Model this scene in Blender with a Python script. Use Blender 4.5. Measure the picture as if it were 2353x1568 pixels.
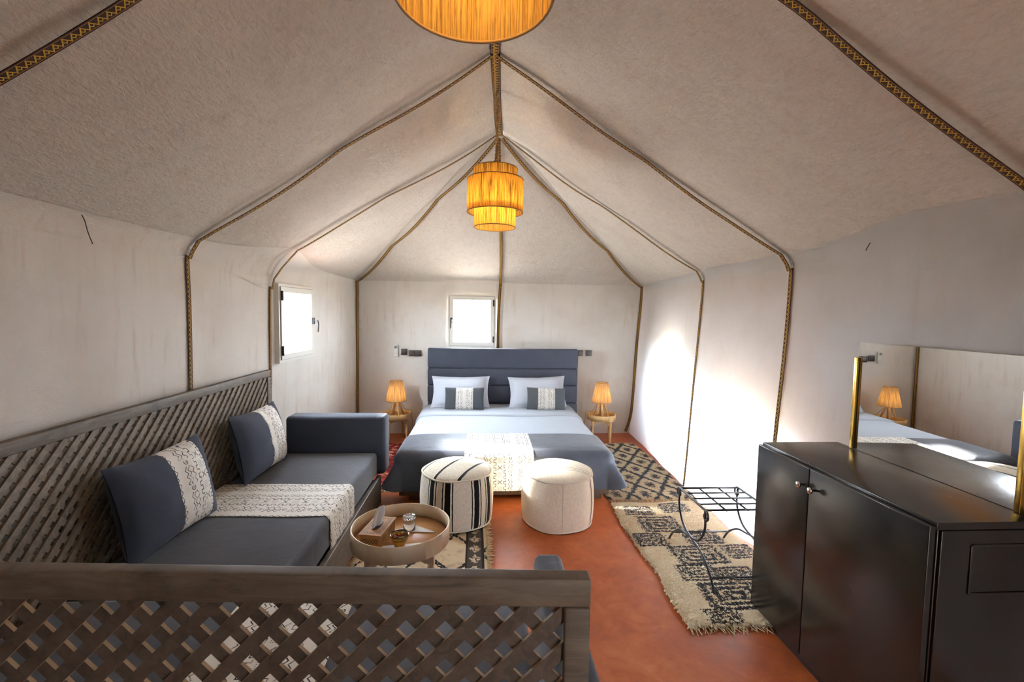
import bpy, math, random
from mathutils import Vector, Matrix, Euler, noise

random.seed(7)
scene = bpy.context.scene
for o in list(bpy.data.objects):
    bpy.data.objects.remove(o)
COL = scene.collection
PI = math.pi

# ------------------------------------------------------------------ camera
F_PX, IW, IH = 1046.0, 2353.0, 1568.0
VPX, VPY, ROLL = 1110.0, 716.0, 0.016
CAM = Vector((0, 0, 1.65))
yc = Vector((VPX - IW / 2, -(VPY - IH / 2), -F_PX)).normalized()
zc = Vector((ROLL, 1.0, (yc.x * ROLL + yc.y) / (-yc.z))).normalized()
xc = yc.cross(zc)
cam_d = bpy.data.cameras.new('camera')
cam_d.sensor_width = 36.0
cam_d.lens = 36.0 * F_PX / IW
cam_d.clip_start = 0.02
cam_d.clip_end = 200
cam = bpy.data.objects.new('camera', cam_d)
COL.objects.link(cam)
cam.matrix_world = Matrix.Translation(CAM) @ Matrix((xc, yc, zc)).to_4x4()
scene.camera = cam

# ------------------------------------------------------------------ world, sun, exposure
world = bpy.data.worlds.new('sky')
scene.world = world
world.use_nodes = True
bg = world.node_tree.nodes['Background']
bg.inputs['Color'].default_value = (0.80, 0.90, 1.0, 1)
bg.inputs['Strength'].default_value = 85.0

sun_d = bpy.data.lights.new('sun', 'SUN')
sun_d.energy = 55.0
sun_d.angle = math.radians(4.0)
sun_d.color = (1.0, 0.96, 0.90)
sun = bpy.data.objects.new('sun', sun_d)
COL.objects.link(sun)
sun.rotation_euler = Vector((1.72, -0.55, -1.0)).to_track_quat('-Z', 'Y').to_euler()
sun.location = (-8, 6, 6)

vs = scene.view_settings
vs.view_transform = 'Standard'
vs.look = 'None'
vs.gamma = 1.0
vs.use_curve_mapping = False
vs.exposure = -0.2


def daylight(name, loc, sx, sy, direction, power, color=(0.82, 0.91, 1.0)):
    d = bpy.data.lights.new(name, 'AREA')
    d.shape = 'RECTANGLE'
    d.size = sx
    d.size_y = sy
    d.energy = power
    d.color = color
    o = bpy.data.objects.new(name, d)
    COL.objects.link(o)
    o.location = loc
    o.rotation_euler = Vector(direction).to_track_quat('-Z', 'Y').to_euler()
    return o


# area lamps just outside the two windows stand in for their daylight
daylight('window_daylight', (-1.85, 4.40, 1.5), 0.8, 0.8, (1, 0, 0), 46)
daylight('window_daylight', (-0.145, 6.16, 1.5), 0.7, 0.75, (0, -1, 0), 36)


# ------------------------------------------------------------------ tagging
def tag(o, label=None, cat=None, group=None, kind=None):
    if label: o['label'] = label
    if cat: o['category'] = cat
    if group: o['group'] = group
    if kind: o['kind'] = kind
    return o


def empty(name, loc=(0, 0, 0), rz=0.0):
    o = bpy.data.objects.new(name, None)
    o.empty_display_size = 0.05
    COL.objects.link(o)
    o.location = loc
    o.rotation_euler = (0, 0, rz)
    return o


def copy_tree(o, parent=None):
    c = o.copy()
    COL.objects.link(c)
    if parent is not None:
        c.parent = parent
    for ch in list(o.children):
        copy_tree(ch, c)
    return c


# ------------------------------------------------------------------ mesh builder
class MB:
    def __init__(self):
        self.v = []
        self.f = []
        self.uv = []
        self.sm = []

    def add(self, verts, faces, uvs=None, smooth=False, M=None):
        b = len(self.v)
        for i, p in enumerate(verts):
            p = Vector(p)
            if M is not None:
                p = M @ p
            self.v.append(p)
            self.uv.append(uvs[i] if uvs else (p.x, p.y))
        for f in faces:
            self.f.append([b + i for i in f])
            self.sm.append(smooth)
        return self

    def box(self, c, s, M=None, bev=0.0):
        cx, cy, cz = c
        x, y, z = s[0] / 2, s[1] / 2, s[2] / 2
        if bev <= 0:
            vv = [(cx + a * x, cy + b * y, cz + d * z) for d in (-1, 1) for b in (-1, 1) for a in (-1, 1)]
            ff = [(0, 2, 3, 1), (4, 5, 7, 6), (0, 1, 5, 4), (2, 6, 7, 3), (0, 4, 6, 2), (1, 3, 7, 5)]
            return self.add(vv, ff, None, False, M)
        # rounded box : superposition of a sphere grid with offsets
        n = 3
        pts = []
        r = min(bev, x, y, z)
        rings = []
        lat = [(-PI / 2) + (PI / 2) * i / n for i in range(n + 1)] + [(PI / 2) * i / n for i in range(n + 1)]
        for j, la in enumerate(lat):
            sz = -1 if j <= n else 1
            ring = []
            for q in range(4):
                for i in range(n + 1):
                    lo = q * PI / 2 + (PI / 2) * i / n
                    sx = 1 if q in (0, 3) else -1
                    sy = 1 if q in (0, 1) else -1
                    ring.append((cx + sx * (x - r) + r * math.cos(la) * math.cos(lo),
                                 cy + sy * (y - r) + r * math.cos(la) * math.sin(lo),
                                 cz + sz * (z - r) + r * math.sin(la)))
            rings.append(ring)
        m = len(rings[0])
        vv = [p for ring in rings for p in ring]
        ff = []
        for j in range(len(rings) - 1):
            for i in range(m):
                a = j * m + i
                b = j * m + (i + 1) % m
                ff.append((a, b, b + m, a + m))
        ff.append(tuple(reversed(range(m))))
        ff.append(tuple(range((len(rings) - 1) * m, len(rings) * m)))
        return self.add(vv, ff, None, True, M)

    def tube(self, pts, r, seg=8, closed=False, cap=True, M=None, flat=1.0):
        pts = [Vector(p) for p in pts]
        n = len(pts)
        rad = r if isinstance(r, (list, tuple)) else [r] * n
        vv, uu, ff = [], [], []
        up = None
        dist = 0
        for i, p in enumerate(pts):
            if closed:
                t = pts[(i + 1) % n] - pts[i - 1]
            else:
                t = pts[min(i + 1, n - 1)] - pts[max(i - 1, 0)]
            t = t.normalized() if t.length > 1e-9 else Vector((0, 0, 1))
            if up is None:
                up = Vector((0, 0, 1)) if abs(t.z) < 0.9 else Vector((1, 0, 0))
            a = t.cross(up)
            if a.length < 1e-6:
                a = t.cross(Vector((0.3, 1, 0)))
            a.normalize()
            b = a.cross(t).normalized()
            up = b
            if i:
                dist += (p - pts[i - 1]).length
            for k in range(seg):
                th = 2 * PI * k / seg
                vv.append(p + a * math.cos(th) * rad[i] + b * math.sin(th) * rad[i] * flat)
                uu.append((k / seg, dist))
        rng = n if closed else n - 1
        for i in range(rng):
            for k in range(seg):
                a0 = i * seg + k
                a1 = i * seg + (k + 1) % seg
                b0 = ((i + 1) % n) * seg + k
                b1 = ((i + 1) % n) * seg + (k + 1) % seg
                ff.append((a0, a1, b1, b0))
        if cap and not closed:
            ff.append(tuple(reversed(range(seg))))
            ff.append(tuple(range((n - 1) * seg, n * seg)))
        return self.add(vv, ff, uu, True, M)

    def lathe(self, prof, seg=32, c=(0, 0, 0), M=None, closed_prof=False, smooth=True, rmod=None):
        vv, uu, ff = [], [], []
        n = len(prof)
        L = 0
        for j, (r, z) in enumerate(prof):
            if j:
                L += math.hypot(r - prof[j - 1][0], z - prof[j - 1][1])
            for i in range(seg + 1):
                th = 2 * PI * i / seg
                rr = r * (rmod(th) if rmod else 1)
                vv.append((c[0] + rr * math.cos(th), c[1] + rr * math.sin(th), c[2] + z))
                uu.append((i / seg, L))
        m = seg + 1
        for j in range(n if closed_prof else n - 1):
            for i in range(seg):
                a = j * m + i
                b = ((j + 1) % n) * m + i
                ff.append((a, a + 1, b + 1, b))
        return self.add(vv, ff, uu, smooth, M)

    def grid(self, fn, us, vs_, uvfn=None, hole=None, flip=False, smooth=True, M=None):
        vv, uu, ff = [], [], []
        for v in vs_:
            for u in us:
                vv.append(fn(u, v))
                uu.append(uvfn(u, v) if uvfn else (u, v))
        m = len(us)
        for j in range(len(vs_) - 1):
            for i in range(m - 1):
                if hole and hole((us[i] + us[i + 1]) / 2, (vs_[j] + vs_[j + 1]) / 2):
                    continue
                a = j * m + i
                f = (a, a + 1, a + m + 1, a + m)
                ff.append(f[::-1] if flip else f)
        return self.add(vv, ff, uu, smooth, M)

    def prism(self, poly, z0, z1, M=None):
        n = len(poly)
        vv = [(p[0], p[1], z0) for p in poly] + [(p[0], p[1], z1) for p in poly]
        ff = [tuple(reversed(range(n))), tuple(range(n, 2 * n))]
        for i in range(n):
            j = (i + 1) % n
            ff.append((i, j, n + j, n + i))
        return self.add(vv, ff, None, False, M)

    def build(self, name, mat=None, parent=None):
        me = bpy.data.meshes.new(name)
        me.from_pydata([tuple(v) for v in self.v], [], self.f)
        uvl = me.uv_layers.new(name='UVMap')
        li = [0] * len(me.loops)
        me.loops.foreach_get('vertex_index', li)
        flat = []
        for i in li:
            flat.extend(self.uv[i])
        uvl.data.foreach_set('uv', flat)
        me.polygons.foreach_set('use_smooth', self.sm)
        me.update()
        o = bpy.data.objects.new(name, me)
        COL.objects.link(o)
        if mat:
            me.materials.append(mat)
        if parent is not None:
            o.parent = parent
        return o


def lin(a, b, n):
    return [a + (b - a) * i / (n - 1) for i in range(n)]


def merge_lists(base, extra):
    r = sorted(base + extra)
    out = [r[0]]
    for x in r[1:]:
        if x - out[-1] > 0.012:
            out.append(x)
        elif x in extra:
            out[-1] = x
    return out


def S(c):   # sRGB 0-255 -> linear rgba
    r = []
    for v in c:
        v = v / 255.0
        r.append(v / 12.92 if v <= 0.04045 else ((v + 0.055) / 1.055) ** 2.4)
    return (*r, 1.0)


# ------------------------------------------------------------------ node helpers
class NT:
    def __init__(self, name):
        self.m = bpy.data.materials.new(name)
        self.m.use_nodes = True
        self.t = self.m.node_tree
        self.n = self.t.nodes
        self.bsdf = self.n['Principled BSDF']
        self.out = self.n['Material Output']

    def link(self, a, b):
        self.t.links.new(a, b)

    def math(self, op, *args, clamp=False):
        nd = self.n.new('ShaderNodeMath')
        nd.operation = op
        nd.use_clamp = clamp
        for i, a in enumerate(args):
            if isinstance(a, Ex):
                self.link(a.s, nd.inputs[i])
            else:
                nd.inputs[i].default_value = float(a)
        return Ex(self, nd.outputs[0])

    def uv(self):
        tc = self.n.new('ShaderNodeTexCoord')
        sp = self.n.new('ShaderNodeSeparateXYZ')
        self.link(tc.outputs['UV'], sp.inputs[0])
        return Ex(self, sp.outputs[0]), Ex(self, sp.outputs[1]), tc.outputs['UV']

    def obj(self):
        tc = self.n.new('ShaderNodeTexCoord')
        sp = self.n.new('ShaderNodeSeparateXYZ')
        self.link(tc.outputs['Object'], sp.inputs[0])
        return [Ex(self, sp.outputs[i]) for i in range(3)] + [tc.outputs['Object']]

    def vec(self, x, y, z=0.0):
        c = self.n.new('ShaderNodeCombineXYZ')
        for i, a in enumerate((x, y, z)):
            if isinstance(a, Ex):
                self.link(a.s, c.inputs[i])
            else:
                c.inputs[i].default_value = a
        return c.outputs[0]

    def noise(self, vec, scale=5, detail=3, rough=0.55, sc=None, dist=0.0):
        if sc:
            mp = self.n.new('ShaderNodeMapping')
            mp.inputs['Scale'].default_value = sc
            self.link(vec, mp.inputs['Vector'])
            vec = mp.outputs[0]
        nd = self.n.new('ShaderNodeTexNoise')
        nd.inputs['Scale'].default_value = scale
        nd.inputs['Detail'].default_value = detail
        nd.inputs['Roughness'].default_value = rough
        nd.inputs['Distortion'].default_value = dist
        self.link(vec, nd.inputs['Vector'])
        return Ex(self, nd.outputs['Fac'])

    def ramp(self, fac, stops, interp='LINEAR'):
        r = self.n.new('ShaderNodeValToRGB')
        r.color_ramp.interpolation = interp
        els = r.color_ramp.elements
        while len(els) < len(stops):
            els.new(0.5)
        for e, (p, c) in zip(els, stops):
            e.position = p
            e.color = c
        self.link(fac.s, r.inputs[0])
        return r.outputs[0]

    def mix(self, fac, a, b, blend='MIX'):
        nd = self.n.new('ShaderNodeMix')
        nd.data_type = 'RGBA'
        nd.blend_type = blend
        if isinstance(fac, Ex):
            self.link(fac.s, nd.inputs[0])
        else:
            nd.inputs[0].default_value = fac
        for s, x in ((nd.inputs[6], a), (nd.inputs[7], b)):
            if isinstance(x, (tuple, list)):
                s.default_value = x
            else:
                self.link(x, s)
        return nd.outputs[2]

    def bump(self, h, strength=0.3, dist=0.01):
        b = self.n.new('ShaderNodeBump')
        b.inputs['Strength'].default_value = strength
        b.inputs['Distance'].default_value = dist
        self.link(h.s if isinstance(h, Ex) else h, b.inputs['Height'])
        self.link(b.outputs[0], self.bsdf.inputs['Normal'])
        return b.outputs[0]

    def set(self, color=None, rough=None, metal=None, spec=None, sheen=None):
        B = self.bsdf.inputs
        if color is not None:
            if isinstance(color, (tuple, list)):
                B['Base Color'].default_value = color
            else:
                self.link(color, B['Base Color'])
        if rough is not None:
            if isinstance(rough, Ex):
                self.link(rough.s, B['Roughness'])
            else:
                B['Roughness'].default_value = rough
        if metal is not None: B['Metallic'].default_value = metal
        if spec is not None: B['Specular IOR Level'].default_value = spec
        if sheen is not None:
            B['Sheen Weight'].default_value = sheen
            B['Sheen Roughness'].default_value = 0.4
        return self.m

    def translucent(self, color, weight):
        tr = self.n.new('ShaderNodeBsdfTranslucent')
        if isinstance(color, (tuple, list)):
            tr.inputs['Color'].default_value = color
        else:
            self.link(color, tr.inputs['Color'])
        mx = self.n.new('ShaderNodeMixShader')
        if isinstance(weight, Ex):
            self.link(weight.s, mx.inputs[0])
        else:
            mx.inputs[0].default_value = weight
        self.link(self.bsdf.outputs[0], mx.inputs[1])
        self.link(tr.outputs[0], mx.inputs[2])
        self.link(mx.outputs[0], self.out.inputs['Surface'])


class Ex:
    def __init__(self, nt, s):
        self.nt, self.s = nt, s

    def __add__(self, o): return self.nt.math('ADD', self, o)
    __radd__ = __add__
    def __sub__(self, o): return self.nt.math('SUBTRACT', self, o)
    def __rsub__(self, o): return self.nt.math('SUBTRACT', o, self)
    def __mul__(self, o): return self.nt.math('MULTIPLY', self, o)
    __rmul__ = __mul__
    def __truediv__(self, o): return self.nt.math('DIVIDE', self, o)
    def __lt__(self, o): return self.nt.math('LESS_THAN', self, o)
    def __gt__(self, o): return self.nt.math('GREATER_THAN', self, o)
    def __and__(self, o): return self.nt.math('MULTIPLY', self, o)
    def __or__(self, o): return self.nt.math('MAXIMUM', self, o)
    def abs(self): return self.nt.math('ABSOLUTE', self)
    def fract(self): return self.nt.math('FRACT', self)
    def floor(self): return self.nt.math('FLOOR', self)
    def sin(self): return self.nt.math('SINE', self)
    def sqrt(self): return self.nt.math('SQRT', self)
    def smooth(self, a, b):
        nd = self.nt.n.new('ShaderNodeMapRange')
        nd.interpolation_type = 'SMOOTHSTEP'
        self.nt.link(self.s, nd.inputs[0])
        nd.inputs[1].default_value = a
        nd.inputs[2].default_value = b
        return Ex(self.nt, nd.outputs[0])


def mx(a, b): return a | b


# ------------------------------------------------------------------ materials
def plain(name, c, rough=0.6, metal=0.0, spec=0.5, var=0.0, sc=8, bump=0.0, bsc=200, sheen=None):
    k = NT(name)
    x, y, z, ov = k.obj()
    col = c
    if var:
        n = k.noise(ov, sc, 4)
        lo = tuple(max(0, v * (1 - var)) for v in c[:3]) + (1,)
        hi = tuple(min(1, v * (1 + var)) for v in c[:3]) + (1,)
        col = k.ramp(n, [(0.3, lo), (0.7, hi)])
    if bump:
        k.bump(k.noise(ov, bsc, 2), bump, 0.004)
    return k.set(col, rough, metal, spec, sheen)


def canvas(name, base, streak, streak_amt, trans=0.0, fleece=0.0):
    k = NT(name)
    x, y, z, ov = k.obj()
    big = k.noise(ov, 1.6, 4, 0.6)
    drip = k.noise(ov, 5.0, 4, 0.6, sc=(3.0, 3.0, 0.35))
    drip2 = k.noise(ov, 2.2, 3, 0.6)
    weave = k.noise(ov, 60.0, 2, 0.5, sc=(1.0, 1.0, 5.0))
    m = drip.smooth(0.48, 0.78) * drip2.smooth(0.35, 0.7) * streak_amt
    c1 = k.mix(m, base, streak)
    dark = tuple(v * 0.87 for v in base[:3]) + (1,)
    c2 = k.mix(big.smooth(0.4, 0.75) * 0.45, c1, k.mix(0.5, dark, streak))
    c3 = k.mix(weave.smooth(0.35, 0.7) * 0.18, c2, dark)
    k.set(c3, 0.95, spec=0.1)
    if fleece:
        fib0 = k.noise(ov, 45.0, 4, 0.7, sc=(1.0, 0.5, 1.0), dist=0.8)
        c3 = k.mix(fib0.smooth(0.42, 0.7) * 0.28, c3, tuple(v * 0.62 for v in base[:3]) + (1,))
        k.set(c3)
        fib = k.noise(ov, 70.0, 3, 0.65, sc=(1.0, 0.45, 1.0), dist=0.6)
        k.bump(fib + k.noise(ov, 7.0, 3) * 1.5, fleece, 0.008)
    else:
        k.bump(weave + k.noise(ov, 6.0, 3) * 2.0, 0.35, 0.006)
    if trans:
        k.translucent(S((226, 234, 244)), trans)
    return k.m


M = {}
M['canvas'] = canvas('canvas_wall', S((229, 226, 220)), S((188, 160, 134)), 0.55)
M['canvas_right'] = canvas('canvas_wall_thin', S((229, 227, 223)), S((184, 162, 142)), 0.35, trans=0.38)  # translucent, so sky light through the added cover's openings glows on it
M['canvas_roof'] = canvas('canvas_roof', S((218, 212, 204)), S((184, 162, 142)), 0.4, fleece=1.0)
M['outer'] = plain('glow_mask_dark', S((70, 52, 40)), 0.9, var=0.2)


def floor_mat():
    k = NT('red_polished_floor')
    x, y, z, ov = k.obj()
    n1 = k.noise(ov, 1.7, 5, 0.6, dist=0.6)
    n2 = k.noise(ov, 7.0, 6, 0.65, dist=1.2)
    n3 = k.noise(ov, 60.0, 3, 0.6)
    c = k.ramp(n1 * 0.55 + n2 * 0.45, [(0.28, S((118, 54, 22))), (0.5, S((160, 80, 38))), (0.72, S((186, 110, 64)))])
    c = k.mix(n3.smooth(0.62, 0.8) * 0.25, c, S((110, 44, 26)))
    k.bump(n2 * 1.0 + n3 * 0.1, 0.12, 0.01)
    return k.set(c, n2 * 0.25 + 0.30, spec=0.3)


M['floor'] = floor_mat()
M['ground'] = plain('sand_ground', S((206, 178, 146)), 0.95, var=0.15, sc=1.5)


def wood_mat(name, a, b, rough=0.6, sc=(1, 1, 1), grain=14, dark=0.0, bump=0.2):
    k = NT(name)
    x, y, z, ov = k.obj()
    n = k.noise(ov, grain, 5, 0.65, sc=sc, dist=0.8)
    n2 = k.noise(ov, 3.0, 3)
    c = k.ramp(n * 0.7 + n2 * 0.3, [(0.32, a), (0.62, b)])
    if dark:
        c = k.mix(k.noise(ov, 5.0, 4, 0.7).smooth(0.58, 0.72) * dark, c, tuple(v * 0.25 for v in a[:3]) + (1,))
    k.bump(n, bump, 0.004)
    return k.set(c, rough)


M['sofa_wood'] = wood_mat('grey_brown_wood', S((58, 49, 40)), S((104, 91, 76)), 0.55, sc=(1, 1, 6), grain=7, dark=0.5)
M['slat'] = wood_mat('slat_wood', S((60, 52, 44)), S((108, 96, 82)), 0.6, sc=(6, 1, 6), grain=6, dark=0.4)


def slat_mat(edge_amt, a, b):
    k = NT('slat_wood')
    x, y, z, ov = k.obj()
    n = k.noise(ov, 6, 5, 0.65, sc=(6, 1, 6), dist=0.8)
    c = k.ramp(n * 0.7 + k.noise(ov, 3.0, 3) * 0.3, [(0.32, a), (0.62, b)])
    c = k.mix(k.noise(ov, 5.0, 4, 0.7).smooth(0.58, 0.72) * 0.3, c, S((30, 24, 20)))
    tc = k.n.new('ShaderNodeTexCoord')
    sp = k.n.new('ShaderNodeSeparateXYZ')
    k.link(tc.outputs['Normal'], sp.inputs[0])
    cut = Ex(k, sp.outputs[1]).abs() < 0.5          # bare sawn edges of the slats
    c = k.mix(cut * edge_amt, c, S((170, 140, 104)))
    k.bump(n, 0.2, 0.004)
    return k.set(c, 0.6)


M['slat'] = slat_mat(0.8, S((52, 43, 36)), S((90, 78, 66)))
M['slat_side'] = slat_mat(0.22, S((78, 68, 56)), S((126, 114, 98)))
M['cream_wood'] = wood_mat('pale_birch', S((222, 202, 166)), S((242, 228, 202)), 0.45, sc=(1, 1, 0.25), grain=9, bump=0.05)
M['tray_wood'] = wood_mat('tray_plywood', S((176, 126, 78)), S((204, 156, 104)), 0.45, sc=(1, 5, 1), grain=5, bump=0.05)
M['night_wood'] = wood_mat('nightstand_wood', S((192, 152, 98)), S((216, 178, 122)), 0.5, sc=(1, 1, 0.3), grain=9, bump=0.05)
M['mdf'] = wood_mat('box_wood', S((150, 104, 58)), S((176, 128, 78)), 0.6, sc=(4, 1, 1), grain=8, bump=0.05)
M['bed_wood'] = wood_mat('bed_wood', S((58, 44, 32)), S((98, 78, 56)), 0.6, sc=(1, 5, 5), grain=6)


def fabric(name, c, var=0.12, rough=0.85, sheen=0.25, wr=0.25):
    k = NT(name)
    x, y, z, ov = k.obj()
    w = k.noise(ov, 420, 2, 0.5)
    n = k.noise(ov, 5, 4, 0.6)
    lo = tuple(v * (1 - var) for v in c[:3]) + (1,)
    hi = tuple(min(1, v * (1 + var)) for v in c[:3]) + (1,)
    col = k.ramp(n * 0.6 + w * 0.4, [(0.35, lo), (0.65, hi)])
    k.bump(w * 0.25 + k.noise(ov, 9, 4, 0.6, dist=0.7) * 2.0, wr, 0.008)
    return k.set(col, rough, spec=0.25, sheen=sheen)


M['charcoal'] = fabric('charcoal_fabric', S((76, 78, 86)))
M['blue_charcoal'] = fabric('blue_charcoal_fabric', S((62, 67, 80)))
M['satin'] = fabric('charcoal_satin', S((76, 82, 94)), rough=0.5, sheen=0.25, wr=0.35)
M['head_fab'] = fabric('headboard_fabric', S((58, 62, 74)), rough=0.6, wr=0.1)
M['grey_cush'] = fabric('grey_cushion_fabric', S((66, 70, 74)))
M['white'] = fabric('white_cotton', S((200, 207, 219)), var=0.02, rough=0.9, sheen=0.1, wr=0.2)
M['duvet'] = fabric('duvet_cotton', S((174, 182, 193)), var=0.02, rough=0.9, sheen=0.1, wr=0.2)


def mud_pattern(k, u, v):
    """hand drawn bogolan print : u runs across the lanes, v along them, metres"""
    w = 0.0024
    wob = (k.noise(k.vec(u, v), 40, 2) - 0.5) * 0.006
    u = u + wob
    P = 0.30
    uu = (u / P).fract() * P

    def zig(u0, a, p, ph=0.0):
        tri = ((v / p + ph).fract() - 0.5).abs() * 2.0 - 0.5
        return (uu - (tri * (2 * a) + u0)).abs() < w * 1.25

    seg = ((v / 0.145).fract())
    on = (seg - 0.42).abs() < 0.36
    zz = (zig(0.030, 0.009, 0.036) | zig(0.050, 0.009, 0.036) | zig(0.078, 0.009, 0.036, 0.5)) & on
    du = uu - 0.05
    dv = ((v / 0.145).fract() - 0.93) * 0.145
    rr = (du * du + dv * dv).sqrt()
    ring = ((rr - 0.012).abs() < w) | ((rr - 0.004).abs() < 0.0014)

    def step(u0, a, p):
        ph = (v / p).fract()
        sgn = (ph < 0.5) * 2.0 - 1.0
        vert = (uu - (sgn * a + u0)).abs() < w
        conn = (((v / p * 2.0).fract() - 0.5).abs() > (0.5 - w / p * 2)) & ((uu - u0).abs() < a + w)
        return vert | conn

    st = step(0.118, 0.009, 0.046) | step(0.205, 0.009, 0.046)
    # centre lane: crosses alternating with dotted blocks
    cv = (v / 0.062).fract() - 0.5
    alt = (((v / 0.062).floor() / 2.0).fract()) < 0.25
    xx = (uu - 0.161)
    yy = cv * 0.062
    box = (xx.abs() < 0.020) & (yy.abs() < 0.022)
    cross = ((xx.abs() - yy.abs()).abs() < w * 1.2) | ((xx.abs() - yy.abs() - 0.007).abs() < w * 0.6)
    dots = ((((uu / 0.008).fract() - 0.5).abs() < 0.2) & (((v / 0.0085).fract() - 0.5).abs() < 0.22)) & (xx.abs() < 0.021)
    cen = (cross & box & alt) | (dots & (1.0 - alt) & box)
    # right lane : hooked double zigzags
    zz2 = (zig(0.240, 0.008, 0.036, 0.25) | zig(0.262, 0.008, 0.036, 0.25)) & (((v / 0.145 + 0.5).fract() - 0.42).abs() < 0.36)
    dv2 = ((v / 0.145 + 0.5).fract() - 0.93) * 0.145
    du2 = uu - 0.252
    r2 = (du2 * du2 + dv2 * dv2).sqrt()
    return zz | ring | st | cen | zz2 | ((r2 - 0.010).abs() < w)


def mud_cloth(name, bgc, ink, swap=False, band=None, side=None, sc=1.0, rough=0.9):
    """band=(lo,hi) in the first uv coordinate: print inside, plain 'side' colour outside"""
    k = NT(name)
    a, b, uvv = k.uv()
    u, v = (b, a) if swap else (a, b)
    pat = mud_pattern(k, u / sc if sc != 1 else u, v / sc if sc != 1 else v)
    x, y, z, ov = k.obj()
    n = k.noise(ov, 6, 4)
    fade = k.noise(ov, 30, 3).smooth(0.2, 0.55)
    c = k.mix(pat * fade, bgc, ink)
    wv = k.noise(ov, 420, 2)
    if band:
        ins = (a > band[0]) & (a < band[1])
        c = k.mix(ins, side, c)
    k.bump(wv * 0.25 + k.noise(ov, 8, 4, 0.6, dist=0.7) * 2.0, 0.3, 0.008)
    return k.set(c, rough, spec=0.2, sheen=0.1)


M['mud'] = mud_cloth('printed_cotton', S((240, 237, 230)), S((52, 50, 52)))
M['mud_sw'] = mud_cloth('printed_cotton_turned', S((240, 237, 230)), S((52, 50, 52)), swap=True)


def trim_mat():
    k = NT('woven_trim')
    a, b, _ = k.uv()         # a: across -0.5..0.5, b: metres along
    ph = (b / 0.030).fract()
    tri = (ph - 0.5).abs() * 2.0 - 0.5
    z1 = (a - tri * 0.52).abs() < 0.085
    tri2 = ((b / 0.030 + 0.5).fract() - 0.5).abs() * 2.0 - 0.5
    hook = ((a - tri2 * 0.4).abs() < 0.06) & (((b / 0.030).fract() - 0.5).abs() < 0.2)
    edge = ((a.abs() - 0.36).abs() < 0.03)
    n = k.noise(k.vec(a, b), 300, 2)
    c = k.mix((z1 | hook), S((50, 30, 24)), S((190, 150, 52)))
    c = k.mix(edge, c, S((140, 96, 48)))
    c = k.mix(n.smooth(0.5, 0.8) * 0.3, c, S((36, 24, 20)))
    return k.set(c, 0.8, spec=0.2)


M['trim'] = trim_mat()


def lacquer():
    k = NT('black_lacquer')
    x, y, z, ov = k.obj()
    n = k.noise(ov, 3.5, 5, 0.65)
    sc_ = k.noise(ov, 26, 5, 0.75, sc=(1, 1, 0.35))
    c = k.ramp(n, [(0.3, S((20, 17, 16))), (0.7, S((38, 30, 26)))])
    c = k.mix(sc_.smooth(0.64, 0.82) * 0.3, c, S((104, 84, 66)))
    k.bump(k.noise(ov, 30, 4, 0.6, sc=(1, 0.25, 1)), 0.08, 0.003)
    return k.set(c, n * 0.2 + k.noise(ov, 120, 3) * 0.12 + 0.06, spec=0.6)


M['lacquer'] = lacquer()
M['gold'] = plain('brushed_gold', S((205, 164, 84)), 0.25, 1.0)
M['mirror'] = plain('mirror_glass', (0.92, 0.93, 0.93, 1), 0.0, 1.0)
M['steel'] = plain('chrome', (0.75, 0.74, 0.72, 1), 0.15, 1.0)
M['iron'] = plain('black_iron', S((26, 26, 28)), 0.35, 0.0, 0.6)
M['black_plastic'] = plain('black_plastic', S((22, 24, 28)), 0.6, 0.0, 0.3)
M['brown_plastic'] = plain('brown_plastic', S((52, 42, 36)), 0.4)
M['white_plastic'] = plain('white_plastic', S((226, 226, 222)), 0.4)
M['white_alu'] = plain('white_window_frame', S((226, 224, 214)), 0.4)
M['screen'] = plain('lcd', S((120, 130, 126)), 0.3)
M['rope'] = wood_mat('jute_rope', S((120, 92, 58)), S((170, 138, 94)), 0.9, sc=(1, 1, 1), grain=120)
M['thread'] = plain('dark_thread', S((70, 62, 56)), 0.9)


def pane():
    k = NT('window_pane')
    tr = k.n.new('ShaderNodeBsdfTransparent')
    gl = k.n.new('ShaderNodeBsdfGlossy')
    gl.inputs['Roughness'].default_value = 0.02
    m = k.n.new('ShaderNodeMixShader')
    m.inputs[0].default_value = 0.05
    k.link(tr.outputs[0], m.inputs[1])
    k.link(gl.outputs[0], m.inputs[2])
    k.link(m.outputs[0], k.out.inputs['Surface'])
    return k.m


M['pane'] = pane()


def glass():
    k = NT('clear_glass')
    k.set((1, 1, 1, 1), 0.0)
    k.bsdf.inputs['Transmission Weight'].default_value = 1.0
    k.bsdf.inputs['IOR'].default_value = 1.48
    return k.m


M['glass'] = glass()


def raffia(name, a, b, tcol, w, fsc=55.0):
    k = NT(name)
    u, v, uvv = k.uv()
    n = k.noise(k.vec(u * 6.0, v * 0.18), fsc / 2, 4, 0.7)
    c = k.ramp(n, [(0.3, a), (0.66, b)])
    x, y, z, ov = k.obj()
    k.set(c, 0.8, spec=0.2)
    k.bump(n, 0.8, 0.006)
    tc = k.ramp(n, [(0.38, tuple(q * 0.10 for q in tcol[:3]) + (1,)), (0.58, tcol)])
    k.translucent(tc, w)
    return k.m


M['raffia'] = raffia('raffia_shade', S((140, 98, 44)), S((216, 164, 84)), (1.0, 0.56, 0.10, 1), 0.62)
M['raffia_pale'] = raffia('pale_raffia_shade', S((178, 142, 100)), S((214, 180, 136)), (1.0, 0.60, 0.22, 1), 0.5)


def emit(name, c, s):
    k = NT(name)
    e = k.n.new('ShaderNodeEmission')
    e.inputs[0].default_value = c
    e.inputs[1].default_value = s
    k.link(e.outputs[0], k.out.inputs['Surface'])
    return k.m


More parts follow.
